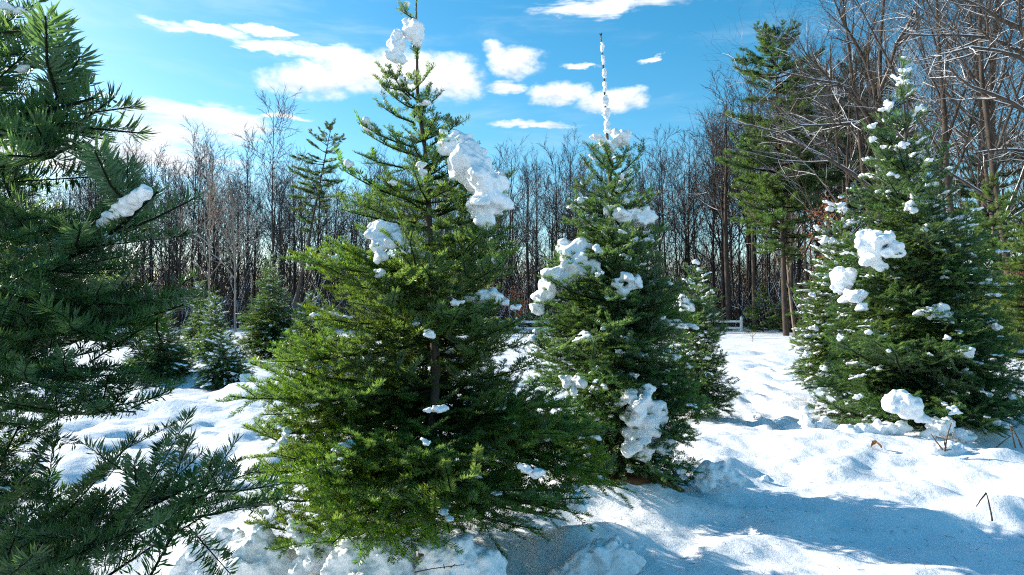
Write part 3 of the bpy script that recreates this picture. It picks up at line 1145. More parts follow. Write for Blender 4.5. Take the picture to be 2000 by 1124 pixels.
for lst in ([(797, 8, 8), (796, 24, 6)], [(768, 150, 9), (785, 158, 11), (800, 160, 10)], [(752, 170, 8), (765, 173, 8)], [(830, 200, 11), (818, 180, 10)],
            [(714, 238, 12), (724, 250, 13), (735, 252, 8)], [(680, 322, 10), (679, 316, 8)], [(822, 322, 12), (823, 336, 11)], [(762, 343, 11), (768, 357, 9)],
            [(745, 532, 12), (738, 540, 7)], [(965, 488, 11), (968, 508, 10), (962, 475, 7)], [(842, 655, 12), (836, 647, 9), (852, 672, 8)], [(855, 800, 15), (838, 802, 9), (868, 797, 8)],
            [(832, 865, 11), (825, 858, 7)], [(558, 848, 13), (550, 862, 11)], [(500, 985, 10), (515, 1000, 10)], [(655, 505, 11), (640, 515, 9)], [(980, 340, 14)],
            [(890, 592, 10), (903, 590, 8)], [(788, 972, 8), (795, 965, 6)], [(880, 235, 7), (890, 238, 6)], [(1000, 600, 10), (1012, 600, 9)], [(870, 258, 9), (858, 280, 9)]):
    snow_part(F1, px_balls(F1, lst, 0.75), bough=lst[0][0] not in (842, 855))
for k in range(7):
    bl_ = []
    for j in range(4):
        hh = F2.H - 0.06 - k * 0.108 - j * 0.021
        a_ = F2.axis_at(hh)
        bl_.append((F2.base.x + a_[0] + random.uniform(-.002, .008), F2.base.y + a_[1] - 0.010, F2.base.z + hh, (0.015 + 0.0022 * k) * random.uniform(.8, 1.1)))
    snow_part(F2, bl_, 0.006, 0.35, rag=False)
for (x0_, y0_, x1_, y1_) in ((1204, 345, 1145, 282), (1204, 345, 1262, 290), (1206, 380, 1135, 305), (1206, 385, 1255, 325), (1206, 430, 1125, 385), (1207, 432, 1282, 380), (1207, 440, 1190, 370), (1200, 330, 1180, 285), (1200, 330, 1228, 290),
                             (1207, 480, 1118, 430), (1207, 480, 1300, 440), (1207, 560, 1085, 500), (1207, 560, 1345, 560), (1207, 600, 1340, 620)):
    F2.add_bough(at(x0_, y0_, D2) - F2.base, at(x1_, y1_, D2 - random.uniform(0, .25)) - F2.base, 0.0, SIMPLE if y0_ < 470 else None)
for (x0_, y0_, x1_, y1_) in ((803, 180, 850, 128), (803, 160, 742, 148), (803, 175, 740, 172), (803, 195, 755, 135), (808, 220, 868, 180), (808, 240, 728, 200), (808, 230, 845, 165), (812, 280, 890, 240), (812, 290, 700, 235), (815, 330, 690, 300), (818, 330, 905, 280),
                             (822, 400, 925, 330), (822, 420, 960, 380), (825, 450, 975, 400), (828, 480, 985, 440), (818, 360, 905, 285), (830, 500, 1000, 470), (826, 440, 700, 380), (840, 520, 578, 522), (845, 760, 500, 790), (840, 930, 462, 870), (840, 960, 440, 955), (845, 800, 1190, 860), (845, 860, 1195, 905), (850, 740, 1050, 700), (850, 700, 1010, 650), (840, 620, 1003, 505)):
    F1.add_bough(at(x0_, y0_, D1) - F1.base, at(x1_, y1_, D1 - random.uniform(0, .3)) - F1.base, 0.0, SIMPLE if y0_ < 340 else None)
big('smooth round snow lump crowning the fir below its snow-plastered leader', px_balls(F2, [(1212, 270, 20), (1188, 286, 15), (1163, 268, 9), (1176, 276, 9), (1222, 264, 13), (1205, 262, 12)], dd=-0.08), 0.008, 0.15, 3)
big('flat snow lump lying across the upper boughs of the fir with the leader', px_balls(F2, [(1215, 420, 22), (1250, 424, 18), (1190, 412, 14), (1165, 430, 12), (1240, 410, 12), (1272, 425, 10), (1205, 408, 11)], 0.6), 0.009, 0.3, 5)
big('large sloping snow slab on the sunlit flank of the fir with the leader', px_balls(F2, [(1105, 480, 16), (1122, 500, 25), (1138, 522, 24), (1095, 545, 26), (1062, 578, 19), (1050, 602, 12), (1140, 482, 12), (1115, 525, 26), (1080, 560, 22)], 0.55), 0.011, 0.25, 6)
big('forked snow lump on the middle of the fir with the leader', px_balls(F2, [(1222, 542, 15), (1245, 552, 14), (1213, 572, 14), (1205, 553, 11), (1232, 560, 10)]), 0.009, 0.35, 6)
big('big hanging sheet of snow low on the fir above the brown litter', px_balls(F2, [(1250, 790, 28), (1235, 812, 24), (1268, 828, 30), (1240, 858, 26), (1290, 868, 22), (1255, 885, 18), (1302, 884, 11), (1230, 772, 15), (1265, 765, 13), (1215, 785, 10), (1225, 880, 12), (1278, 800, 18)]), 0.011, 0.38, 8)
big('snow lump resting on outer boughs between the two nearest tall firs', px_balls(F2, [(1090, 728, 12), (1132, 745, 14), (1108, 745, 13), (1100, 770, 10), (1120, 765, 9)], 0.95), 0.009, 0.35, 5)
for lst in ([(1132, 392, 9), (1120, 388, 7)], [(1240, 470, 10), (1255, 475, 9)], [(1270, 462, 8), (1275, 468, 6)], [(1185, 350, 8), (1215, 345, 8)], [(1100, 800, 9), (1095, 812, 7)], [(1040, 660, 12), (1028, 672, 10), (1045, 648, 9)],
            [(1300, 690, 9), (1318, 697, 10)], [(1345, 715, 8), (1340, 720, 7)], [(1210, 688, 9), (1200, 675, 6)], [(1145, 890, 9)], [(1180, 755, 8)], [(1165, 485, 10), (1172, 492, 8)], [(1330, 920, 12), (1340, 940, 12)],
            [(1245, 395, 7), (1225, 392, 7)], [(1140, 420, 8)], [(1240, 500, 8), (1228, 505, 8)], [(1180, 640, 7)], [(1295, 620, 8), (1305, 630, 7)]):
    snow_part(F2, px_balls(F2, lst, 0.85), None, 0.35, bough=True)
big('snow cap on the upper bough of the small fir behind', px_balls(F3, [(1335, 592, 15), (1320, 600, 9), (1348, 600, 9)], 0.6), 0.011, 0.3, 5)
for lst in ([(1357, 512, 8), (1359, 530, 7)], [(1383, 700, 9), (1395, 690, 6)], [(1370, 655, 7)], [(1340, 640, 7)], [(1410, 760, 7), (1420, 750, 6)], [(1350, 690, 7)]):
    snow_part(F3, px_balls(F3, lst, 0.8), 0.012)
big('largest snow lump high on the face of the broad blue-green fir', px_balls(F4, [(1712, 468, 24), (1690, 460, 16), (1740, 490, 17), (1700, 500, 20), (1720, 520, 13), (1752, 478, 10), (1685, 478, 14), (1735, 465, 12)]), 0.015, 0.38, 7)
big('drooping snow lump on the sunlit side of the broad fir', px_balls(F4, [(1648, 545, 20), (1665, 578, 17), (1682, 600, 11), (1640, 560, 14), (1655, 600, 9), (1640, 530, 11)]), 0.014, 0.38, 6)
big('snow lump pair on the shaded middle of the broad fir', px_balls(F4, [(1837, 610, 16), (1815, 612, 11), (1795, 612, 9), (1845, 620, 10)]), 0.014, 0.3, 5)
big('snow lump low on the shaded flank of the broad fir', px_balls(F4, [(1888, 688, 14), (1905, 703, 12), (1920, 715, 9)]), 0.014, 0.3, 5)
for lst in ([(1765, 112, 5), (1764, 122, 5)], [(1768, 138, 9), (1765, 146, 7)], [(1757, 165, 8)], [(1775, 166, 7)], [(1735, 205, 12), (1728, 215, 8)], [(1803, 212, 8)], [(1760, 285, 10), (1750, 290, 8)], [(1725, 288, 7)],
            [(1778, 398, 12), (1785, 410, 10), (1772, 408, 9)], [(1805, 448, 10), (1795, 458, 8), (1812, 440, 7)], [(1700, 248, 8), (1706, 244, 7)], [(1740, 340, 8), (1752, 345, 6)], [(1705, 272, 8)], [(1900, 500, 9), (1912, 508, 8)],
            [(1870, 480, 8)], [(1935, 630, 10), (1945, 640, 10)], [(1850, 660, 8)], [(1735, 685, 6)], [(1640, 660, 9), (1625, 668, 8)], [(1610, 720, 10)], [(1930, 545, 9)], [(1695, 650, 8)], [(1960, 700, 8)], [(1600, 770, 10), (1590, 785, 10)], [(1980, 760, 10), (1975, 775, 10)]):
    snow_part(F4, px_balls(F4, lst, 0.9), 0.012, 0.35, bough=True)
for lst in ([(1644, 372, 6), (1643, 385, 6)], [(1640, 402, 9), (1648, 408, 7)], [(1622, 408, 9)], [(1610, 470, 10), (1600, 462, 8)], [(1625, 470, 9)], [(1590, 640, 9)], [(1575, 690, 9)], [(1585, 575, 9)]):
    snow_part(F5, px_balls(F5, lst, 0.9), 0.014, 0.35)
c = clump
c('icy snow crust on the tip of the bough stretching from the close fir', [(*at(200 + 82 * k / 11, 436 - 60 * k / 11, 1.60 - .11 * k / 11), .010 + .011 * math.sin(PI * min(1, (k + 1) / 9) * .5) * (0.75 if k % 3 else 1.1)) for k in range(12)], 0.005, 0.4, 6)
c('small icy snow lump under the snow-crusted bough of the close fir', [(*at(215, 465, 1.62), .016), (*at(228, 470, 1.62), .013), (*at(205, 470, 1.62), .010)], 0.005, 0.35, 5)
for lst in ([(105, 465, 18), (118, 478, 14)], [(250, 668, 16), (238, 672, 12)], [(170, 785, 14), (185, 795, 12), (155, 772, 10)], [(45, 760, 12), (65, 758, 10)], [(15, 525, 14)], [(90, 1085, 14), (120, 1075, 12), (60, 1095, 12)],
            [(50, 130, 10), (42, 138, 9)], [(20, 15, 14), (40, 22, 12), (5, 10, 12)]):
    snow_part(F0, [(*at(x, y, 1.68), r * 1.68 / FPX) for x, y, r in lst], 0.006, 0.35)


# ------------------------------------------------------------------ snow clods lying on the ground
def clod(label, lst, d, voxel=0.011, amp=0.62, crumbs=7, group=None):
    bl = []
    for (px, py, rp) in lst:
        p = at(px, py, d)
        bl.append((p.x, p.y, p.z, rp * d / FPX))
    return clump(label, bl, voxel, amp, crumbs, group, 'snow_clod', 'snow clod')


GC = 'snow clods fallen round the foot of the tallest fir'
clod('pale loose snow heap at the outer end of the clod row', [(400, 1085, 38), (375, 1105, 30), (430, 1065, 26), (455, 1055, 18), (350, 1130, 30)], 3.75, group=GC)
clod('rounded craggy snow clod beside the crumbly upright snow spire', [(490, 1095, 50), (530, 1090, 36), (465, 1115, 42), (510, 1060, 26), (540, 1120, 36)], 3.55, group=GC)
clod('crumbly upright snow spire leaning into the lowest fir boughs', [(578, 1030, 13), (590, 1050, 17), (605, 1062, 20), (625, 1062, 17), (645, 1070, 16), (570, 1018, 8), (620, 1090, 24), (595, 1100, 26), (650, 1095, 20), (640, 1040, 9)], 3.45, 0.008, 0.4, 8, GC)
clod('broad flat-topped snow clod in front of the tallest fir', [(690, 1095, 38), (735, 1092, 42), (775, 1090, 34), (660, 1115, 34), (720, 1125, 46), (790, 1065, 12), (798, 1055, 8), (780, 1118, 34)], 3.30, group=GC)
clod('snow clod with reddish twigs on it beside the broad flat-topped one', [(870, 1085, 36), (905, 1088, 38), (945, 1098, 32), (840, 1105, 28), (890, 1120, 42), (950, 1120, 34), (830, 1068, 14)], 3.25, group=GC)
clod('low rounded snow clod past the last drooping bough of the tallest fir', [(1140, 1095, 30), (1180, 1085, 26), (1215, 1080, 20), (1120, 1120, 34), (1190, 1115, 30), (1235, 1100, 20)], 3.65, group=GC)
clod('small snow clod tucked under the low outer boughs beside the slab', [(1175, 1065, 14), (1200, 1060, 12), (1160, 1075, 12)], 3.8, 0.009, group=GC)
clod('crumbled sunlit snow heap at the end of the brown litter', [(1385, 925, 20), (1405, 915, 16), (1420, 930, 18), (1375, 940, 20), (1440, 940, 12), (1365, 925, 11)], 5.3, 0.012, 0.38, 8)
clod('tilted snow slab propped at the foot of the broad fir', [(1745, 790, 18), (1765, 782, 22), (1785, 795, 19), (1740, 778, 12), (1798, 815, 15), (1775, 805, 16), (1755, 772, 13)], 7.2, 0.015, 0.18, 3)
clod('snow heap banked under the sunlit skirt of the broad fir', [(1660, 845, 17), (1685, 840, 17), (1710, 840, 17), (1735, 840, 15), (1760, 838, 13), (1640, 850, 12)], 7.4, 0.016, 0.35, 7)
clod('snow lumps clinging to the lowest outer bough by the path', [(1572, 815, 11), (1575, 830, 12), (1612, 820, 10), (1600, 832, 11), (1625, 835, 12), (1570, 800, 8)], 7.7, 0.014, 0.35, 6)
clod('snow heap on the shaded side of the propped slab', [(1830, 835, 17), (1850, 828, 14), (1870, 848, 13), (1890, 855, 11), (1815, 850, 14)], 7.3, 0.015, 0.33, 6)
clod('rounded snow hummock with dark twigs sticking out of it', [(1835, 888, 19), (1860, 890, 18), (1820, 880, 13), (1845, 872, 12), (1872, 880, 12)], 6.5, 0.014, 0.3, 5)
clod('little snow ball lying on the shaded snow by the sunlit heap', [(1492, 935, 7)], 5.75, 0.008, 0.25, 3)
clod('snow lumps round the foot of the low round young fir', [(400, 738, 9), (425, 745, 7), (460, 742, 8), (480, 738, 9), (380, 735, 7)], 13.0, 0.022, 0.35, 5)
clod('broken snow lumps beneath the dark half-hidden young fir', [(300, 775, 10), (285, 765, 9), (315, 768, 8), (270, 790, 9)], 11.6, 0.02, 0.35, 5)
clod('smooth snow mound beside the lower sunlit boughs of the tallest fir', [(500, 842, 18), (530, 830, 22), (560, 835, 18), (480, 855, 12)], 7.9, 0.02, 0.15, 2)

# ------------------------------------------------------------------ bare woods
def branch(r_, p, d, L, r0, K_, up, curl):
    pts = [p]
    d = d / np.linalg.norm(d)
    st = L / (K_ - 1)
    for i in range(K_ - 1):
        d = d + r_.normal(0, curl, 3) + np.array([0, 0, up])
        d = d / np.linalg.norm(d)
        pts.append(pts[-1] + d * st)
    return np.array(pts), r0 * (1 - 0.8 * np.linspace(0, 1, K_))

def perp(r_, d):
    a = r_.normal(0, 1, 3)
    a -= d * a.dot(d)
    return a / np.linalg.norm(a)


def sprout(r_, b1, rr1, L1, n2, n3, depth, minr):
    lv = {1: [(b1, rr1)], 2: [], 3: [], 4: []}
    for j in range(n2):
        s = 0.2 + 0.8 * (j + r_.random()) / n2
        f1 = min(5.99, s * 6)
        q = b1[int(f1)] + (b1[int(f1) + 1] - b1[int(f1)]) * (f1 - int(f1))
        dd = b1[int(f1) + 1] - b1[int(f1)]
        dd = dd / np.linalg.norm(dd)
        d2 = dd * 0.8 + perp(r_, dd) * r_.uniform(0.45, 0.95) + np.array([0, 0, 0.15])
        L2 = L1 * r_.uniform(0.30, 0.55) * (1.15 - 0.5 * s)
        b2, rr2 = branch(r_, q, d2, L2, max(minr * 1.1, rr1[int(f1)] * 0.6), 5, 0.06, 0.16)
        lv[2].append((b2, rr2))
        for m in range(n3):
            s3 = 0.15 + 0.85 * (m + r_.random()) / n3
            f2 = min(3.99, s3 * 4)
            q3 = b2[int(f2)] + (b2[int(f2) + 1] - b2[int(f2)]) * (f2 - int(f2))
            d_ = b2[int(f2) + 1] - b2[int(f2)]
            d_ = d_ / np.linalg.norm(d_)
            d3 = d_ * 0.8 + perp(r_, d_) * r_.uniform(0.4, 0.9) + np.array([0, 0, 0.12])
            L3 = L2 * r_.uniform(0.3, 0.6)
            b3, rr3 = branch(r_, q3, d3, L3, max(minr, rr2[int(f2)] * 0.5), 3, 0.05, 0.15)
            lv[3].append((b3, rr3))
            if depth > 3:
                for e in range(2):
                    d4 = d3 / np.linalg.norm(d3) * 0.8 + perp(r_, d3 / np.linalg.norm(d3)) * 0.6
                    b4, rr4 = branch(r_, b3[1] if e else b3[2], d4, L3 * r_.uniform(.4, .7), minr * 0.8, 3, 0.04, 0.12)
                    lv[4].append((b4, rr4))
    return lv


def bare_tree_data(seed, H, first=0.35, spread=0.38, depth=3, n1=13, n2=9, n3=7, lean=(0, 0), trunk_r=None, minr=0.010, fork=False, wob=0.05, steep=0.0, curl=0.13):
    r_ = np.random.default_rng(seed)
    trunk_r = trunk_r or H * 0.0095
    K = 10
    ts = np.linspace(0, 1, K)
    w = np.cumsum(r_.normal(0, wob * 0.12, (K, 2)), axis=0) * H * 0.25
    trunk = np.stack([w[:, 0] + lean[0] * ts * H, w[:, 1] + lean[1] * ts * H, ts * H], axis=1)
    trad = trunk_r * (1 - 0.88 * ts) ** 0.9
    limbs = []   # list of dict(level arrays)

    for i in range(n1):
        t = first + (0.97 - first) * ((i + r_.random()) / n1)
        f = t * (K - 1)
        k = min(K - 2, int(f))
        p = trunk[k] + (trunk[k + 1] - trunk[k]) * (f - k)
        az = i * 2.4 + r_.normal(0, .5)
        el = R(min(82, r_.uniform(25, 55) + 20 * t + steep))
        d = np.array([math.cos(az) * math.cos(el), math.sin(az) * math.cos(el), math.sin(el)])
        L1 = H * spread * r_.uniform(0.7, 1.15) * (1.15 - 0.75 * t)
        r1 = max(minr * 1.4, trunk_r * 0.55 * (1.1 - t))
        b1, rr1 = branch(r_, p, d, L1, r1, 7, 0.05, curl)
        lv = sprout(r_, b1, rr1, L1, n2, n3, depth, minr)
        limbs.append(lv)
    return trunk, trad, limbs


def limb_mesh(lvs, snow=False, smin=0.0, cover=0.8, seed=0):
    acc = Acc()
    r_ = np.random.default_rng(seed)
    for lev, sides in ((1, 6), (2, 4), (3, 3), (4, 3)):
        items = [it for lv in lvs for it in lv[lev]]
        if not items:
            continue
        P = np.array([a for a, _ in items])
        Q = np.array([b for _, b in items])
        if not snow:
            v, q = tubes(P, Q, sides)
            acc.add(v, q, 0)
        else:
            if lev == 4:
                continue
            dv = P[:, -1] - P[:, 0]
            slope = np.abs(dv[:, 2]) / (np.linalg.norm(dv, axis=1) + 1e-9)
            keep = (slope < 0.9) & (r_.random(len(P)) < cover * (1.25 - slope) * (3.0 if lev == 1 else 1.8 if lev == 2 else 0.7)) & (Q[:, 0] > smin)
            if not keep.any():
                continue
            P2, Q2 = P[keep].copy(), Q[keep]
            P2[:, :, 2] += Q2 * 0.75
            Rs = np.maximum(Q2 * 0.72, 0.0035)
            Rs[:, -1] *= 0.4
            v, q = tubes(P2, Rs, 4)
            acc.add(v, q, 0)
    if not acc.v:
        return None
    return acc


def trunk_mesh(trunk, trad):
    v, q = tubes(trunk[None], trad[None], 8)
    return make_mesh('trunk', v, q, [M_BARK], None, True)


FAR = []
for k in range(9):
    H = 10.0
    tr, rd, lb = bare_tree_data(500 + k, H, first=0.22 + 0.07 * (k % 4), spread=0.38 + 0.06 * (k % 3), n1=14, n2=8, n3=6, minr=0.0092, trunk_r=0.064 + 0.020 * (k % 3), wob=0.06 + 0.05 * (k % 2), steep=(0, 7, 14)[k % 3])
    a, s_ = limb_mesh(lb), limb_mesh(lb, True, 0.010, 0.36, k)
    FAR.append((trunk_mesh(tr, rd), a.build('crown', [M_BARK]), s_.build('limb_snow', [M_SNOWFAR])))
NEAR = []
for k in range(5):
    H = 10.0
    tr, rd, lb = bare_tree_data(700 + k, H, first=0.24 + 0.07 * (k % 4), spread=0.50 + 0.06 * (k % 3), depth=4, n1=13, n2=10, n3=6, minr=0.0034, trunk_r=0.062 + 0.016 * (k % 3), wob=0.12, lean=(-0.05 - 0.04 * (k % 2), 0.02), steep=6, curl=0.10)
    lims = []
    for lv in lb:
        a, s_ = limb_mesh([lv]), limb_mesh([lv], True, 0.0034, 0.9, k)
        lims.append((a.build('limb', [M_BARK]), s_.build('limb_snow', [M_SNOWFAR]) if s_ else None))
    NEAR.append((trunk_mesh(tr, rd), lims))
print('tree meshes', sum(len(m.polygons) for t in FAR for m in t), sum(len(a.polygons) + (len(b.polygons) if b else 0) for t in NEAR for a, b in t[1]))

rw = random.Random(9)


def plant_far(x, y, H, label, group=None, tone=None, var=None, lean=0.0, fat=1.0, name='bare_tree', snow=True):
    tm, cm, sm = FAR[var if var is not None else rw.randrange(len(FAR))]
    o = tag(empty(name, (x, y, gz(x, y) - 0.1)), label, 'bare tree', group)
    s = H / 10.0
    o.rotation_euler = (lean * 0.3, lean, rw.uniform(0, 6.28))
    o.scale = (s * rw.uniform(0.85, 1.15), s * rw.uniform(0.85, 1.15), s)
    t = tone or rw.uniform(0.25, 0.68)
    wm = rw.uniform(1.0, 1.14)
    for nm, me in (('trunk', tm), ('crown', cm)) + ((('limb_snow', sm),) if snow else ()):
        ch = link(nm, me, o)
        ch.color = (t * wm, t, t * (2 - wm), 1)
        if nm == 'trunk':
            ch.scale = (fat, fat, 1)
        if nm == 'limb_snow':
            ch['kind'] = 'stuff'
    return o


SECT = [
    (-1e9, 330, 'behind the close fir'), (330, 480, 'behind the slim young firs'), (480, 640, 'between the pointed young fir and the tallest fir'),
    (640, 985, 'seen through the tallest fir'), (985, 1130, 'just past the tallest fir'), (1130, 1290, 'behind the leader fir'),
    (1290, 1400, 'behind the small fir'), (1400, 1500, 'above the white fence end'), (1500, 1e9, 'behind the half hidden fir')]


def sect(px, row):
    for a, b, w in SECT:
        if a <= px < b:
            edge = 'edging the far woods' if row < 2 else 'deep in the woods'
            return f'bare tree {edge}, {w}', f'bare trees {edge} {w}'


def skyline(px):
    """height in photo pixels of the far wood's tops"""
    return lerp_table([(-200, 320), (100, 315), (300, 305), (450, 300), (640, 330), (760, 340), (980, 325), (1080, 310), (1200, 330), (1290, 300), (1360, 250), (1430, 190), (1550, 170), (2300, 150)], px)[0]


for row, (Y0, n, k_h) in enumerate(((59, 54, 0.90), (66, 50, 0.98), (75, 46, 1.0), (87, 40, 0.98))):
    for i in range(n):
        px = -160 + (1760 + 160) * (i + rw.random()) / n
        y = Y0 + rw.uniform(-3.5, 3.5)
        if px > 1480:
            y -= 6
        x = (px - 1000) / FPX * y
        top = (612 - skyline(px)) / FPX * y + EYE
        H = top * k_h * rw.uniform(0.72, 1.06)
        l, g = sect(px, row)
        plant_far(x, y, H, l, g, lean=rw.gauss(0, 0.03))

# trees that stand out from the far woods
def special(px, Y, top_py, label, **kw):
    x = (px - 1000) / FPX * Y
    H = (612 - top_py) / FPX * Y + EYE - gz(x, Y)
    return plant_far(x, Y, H, label, **kw)


special(532, 58, 215, 'tallest bare tree of the far woods, its top rising well above its neighbours', var=3, tone=0.9)
special(408, 52, 330, 'pale birch-like bare tree with a whitish stem behind the slim young firs', var=1, tone=3.4, fat=0.8)
special(462, 51, 380, 'pale forked bare tree next to the pointed young fir', var=5, tone=3.2, fat=0.8)
special(1424, 54, 190, 'thick dark bare trunk standing over the white fence end', var=2, tone=0.8, fat=1.5)
special(1474, 53, 170, 'thick brown bare trunk next to the tall white pine', var=6, tone=1.0, fat=1.5)
special(1552, 44, 260, 'pale leaning bare tree rising by the path end', var=4, tone=2.2, lean=0.08)

RIGHT_L = 'snow-lined bare tree in the near woods behind the broad fir'


def plant_near(x, y, H, label, group=None, tone=None, var=0, rz=None, fat=1.0):
    tm, lims = NEAR[var]
    o = tag(empty('bare_tree', (x, y, gz(x, y) - 0.1)), label, 'bare tree', group)
    s = H / 10.0
    o.rotation_euler = (0, 0, rz if rz is not None else rw.uniform(0, 6.28))
    o.scale = (s, s, s)
    t = tone or rw.uniform(0.65, 1.15)
    ch = link('trunk', tm, o)
    ch.color = (t * 1.08, t, t * 0.9, 1)
    ch.scale = (fat, fat, 1)
    for a, b in lims:
        l = link('limb', a, o)
        l.color = (t * 1.08, t, t * 0.9, 1)
        if b:
            link('limb_snow', b, l)['kind'] = 'stuff'
    return o


NEARS = [
    (1640, 36, 17, 0, 'spreading bare tree whose snow-lined limbs arch beside the tall white pine', 3.4),
    (1712, 33, 19, 1, 'snow-lined bare tree rising right behind the tip of the broad fir', 0.3),
    (1860, 27, 17, 2, 'bare tree with long snow-topped limbs over the shaded flank of the broad fir', 1.0),
    (1905, 30, 19, 3, 'sunlit brown bare trunk behind the shaded flank of the broad fir', 2.0),
    (1985, 24, 18, 4, 'bare tree at the picture edge throwing a thick snowy limb inward', 0.2),
]
for (px, Y, H, var, lb, rz) in NEARS:
    plant_near((px - 1000) / FPX * Y, Y, H, lb, None, 0.7, var, rz)
for i in range(14):
    Y = rw.uniform(26, 46)
    px = rw.uniform(1600, 2150)
    x = (px - 1000) / FPX * Y
    if x < 17.5:
        x = 17.5 + rw.random() * 6
    px = x / Y * FPX + 1000
    wh = 'the broad fir\'s tip' if px < 1800 else 'the broad fir\'s shaded flank' if px < 1950 else 'the yellow-green pines'
    dp = 'near' if Y < 36 else 'deeper'
    plant_near(x, Y, rw.uniform(13, 20), f'snow-lined brown bare tree in the {dp} woods behind {wh}', f'{dp} bare trees behind {wh}', None, rw.randrange(5), None, rw.uniform(0.8, 1.3))


def arching_tree(label, tpx, Y, trunk_px, limbs_px, r0, seed, tone=0.8):
    """a bare tree whose main limbs follow given lines of sight at its own distance"""
    r_ = np.random.default_rng(seed)
    x = (tpx - 1000) / FPX * Y
    base = Vector((x, Y, gz(x, Y) - 0.1))
    o = tag(empty('bare_tree', base), label, 'bare tree')

    def line(pp, dy0, dy1, K):
        a = [np.array(at(px, py, Y + dy0 + (dy1 - dy0) * i / (len(pp) - 1)) - base) for i, (px, py) in enumerate(pp)]
        out = []
        for i in range(K):
            f = i / (K - 1) * (len(a) - 1)
            k = min(len(a) - 2, int(f))
            out.append(a[k] + (a[k + 1] - a[k]) * (f - k) + r_.normal(0, .03, 3) * (0 < i < K - 1))
        return np.array(out)
    tl = line(trunk_px, 0, 0, 10)
    tl[0] = (0, 0, -0.2)
    ch = link('trunk', trunk_mesh(tl, r0 * (1 - 0.8 * np.linspace(0, 1, 10))), o)
    ch.color = (tone * 1.06, tone, tone * .92, 1)
    for pp in limbs_px:
        b1 = line(pp, 0, r_.uniform(-3.0, 0.5), 7)
        L1 = float(np.linalg.norm(b1[-1] - b1[0]))
        rr = r0 * 0.50 * (1 - 0.82 * np.linspace(0, 1, 7))
        lv = sprout(r_, b1, rr, L1 * .8, 13, 7, 4, 0.006)
        l = link('limb', limb_mesh([lv]).build('limb', [M_BARK]), o)
        l.color = (tone * 1.06, tone, tone * .92, 1)
        s_ = limb_mesh([lv], True, 0.006, 1.0, seed)
        link('limb_snow', s_.build('limb_snow', [M_SNOWFAR]), l)['kind'] = 'stuff'


arching_tree('bare tree whose long snow-lined limbs arch in front of the tall white pine', 1722, 31,
             [(1722, 660), (1716, 450), (1712, 330), (1718, 200), (1722, 60), (1730, -60)],
             [[(1713, 250), (1679, 179), (1634, 164), (1569, 149), (1520, 140)], [(1713, 262), (1669, 189), (1624, 159), (1585, 120), (1560, 80)],
              [(1713, 300), (1694, 239), (1639, 244), (1574, 249), (1540, 235)], [(1715, 380), (1640, 320), (1564, 284), (1500, 250), (1410, 239)],
              [(1716, 220), (1690, 120), (1650, 50), (1620, -20)], [(1718, 180), (1750, 90), (1790, 20), (1810, -60)],
              [(1714, 330), (1760, 260), (1800, 220), (1850, 215)]], 0.20, 61)
arching_tree('bare tree sending thick snow-topped limbs over the tip of the broad fir', 2075, 23,
             [(2075, 690), (2070, 450), (2066, 250), (2060, 100), (2055, -80)],
             [[(2064, 160), (2000, 95), (1923, 75), (1878, 70), (1788, 70)], [(2066, 180), (1990, 110), (1898, 92), (1813, 112)], [(2068, 260), (1980, 200), (1900, 170), (1840, 120)],
              [(2060, 100), (2000, 20), (1940, -30)], [(2068, 320), (1990, 290), (1900, 300)], [(2062, 90), (1960, 40), (1880, 0), (1800, -30)]], 0.19, 62)


# the deeper woods, read only as one mass of stems and twigs
def join_copies(name, n, ygen, mats_pick, hgen):
    acc = Acc()
    r_ = np.random.default_rng(31)
    lib = []
    for k in range(3):
        tr, rd, lb = bare_tree_data(900 + k, 10.0, first=0.2, spread=0.34, n1=9, n2=6, n3=3, minr=0.022, trunk_r=0.10)
        a = Acc()
        v, q = tubes(tr[None], rd[None], 5)
        a.add(v, q)
        b = limb_mesh(lb)
        for vv, qq in zip(b.v, b.q):
            a.v.append(vv)
            a.q.append(qq - 0 + a.n)
        lib.append((np.concatenate([v] + b.v), np.concatenate([q] + [qq + len(v) for qq in b.q])))
    for i in range(n):
        x, y = ygen(r_)
        v, q = lib[r_.integers(3)]
        s = hgen(r_, x, y) / 10.0
        a = r_.uniform(0, 6.28)
        c_, s_ = math.cos(a), math.sin(a)
        vv = np.stack([v[:, 0] * c_ - v[:, 1] * s_, v[:, 0] * s_ + v[:, 1] * c_, v[:, 2]], axis=1) * s + np.array([x, y, 0.3])
        acc.add(vv, q)
    o = link(name, acc.build(name, [M_BARK]))
    o.color = (0.75, 0.7, 0.68, 1)
    return o


def deep_xy(r_):
    if r_.random() < 0.75:
        y = r_.uniform(92, 140)
        return r_.uniform(-0.95, 0.62) * y, y
    return r_.uniform(32, 70), r_.uniform(30, 90)


o = join_copies('far_woods', 230, deep_xy, None, lambda r_, x, y: min(24, y * 0.14) * r_.uniform(0.7, 1.0) if x < 30 or y > 91 else r_.uniform(12, 18))
tag(o, 'dense mass of bare stems and twigs deep inside the woods', 'woods', kind='stuff')


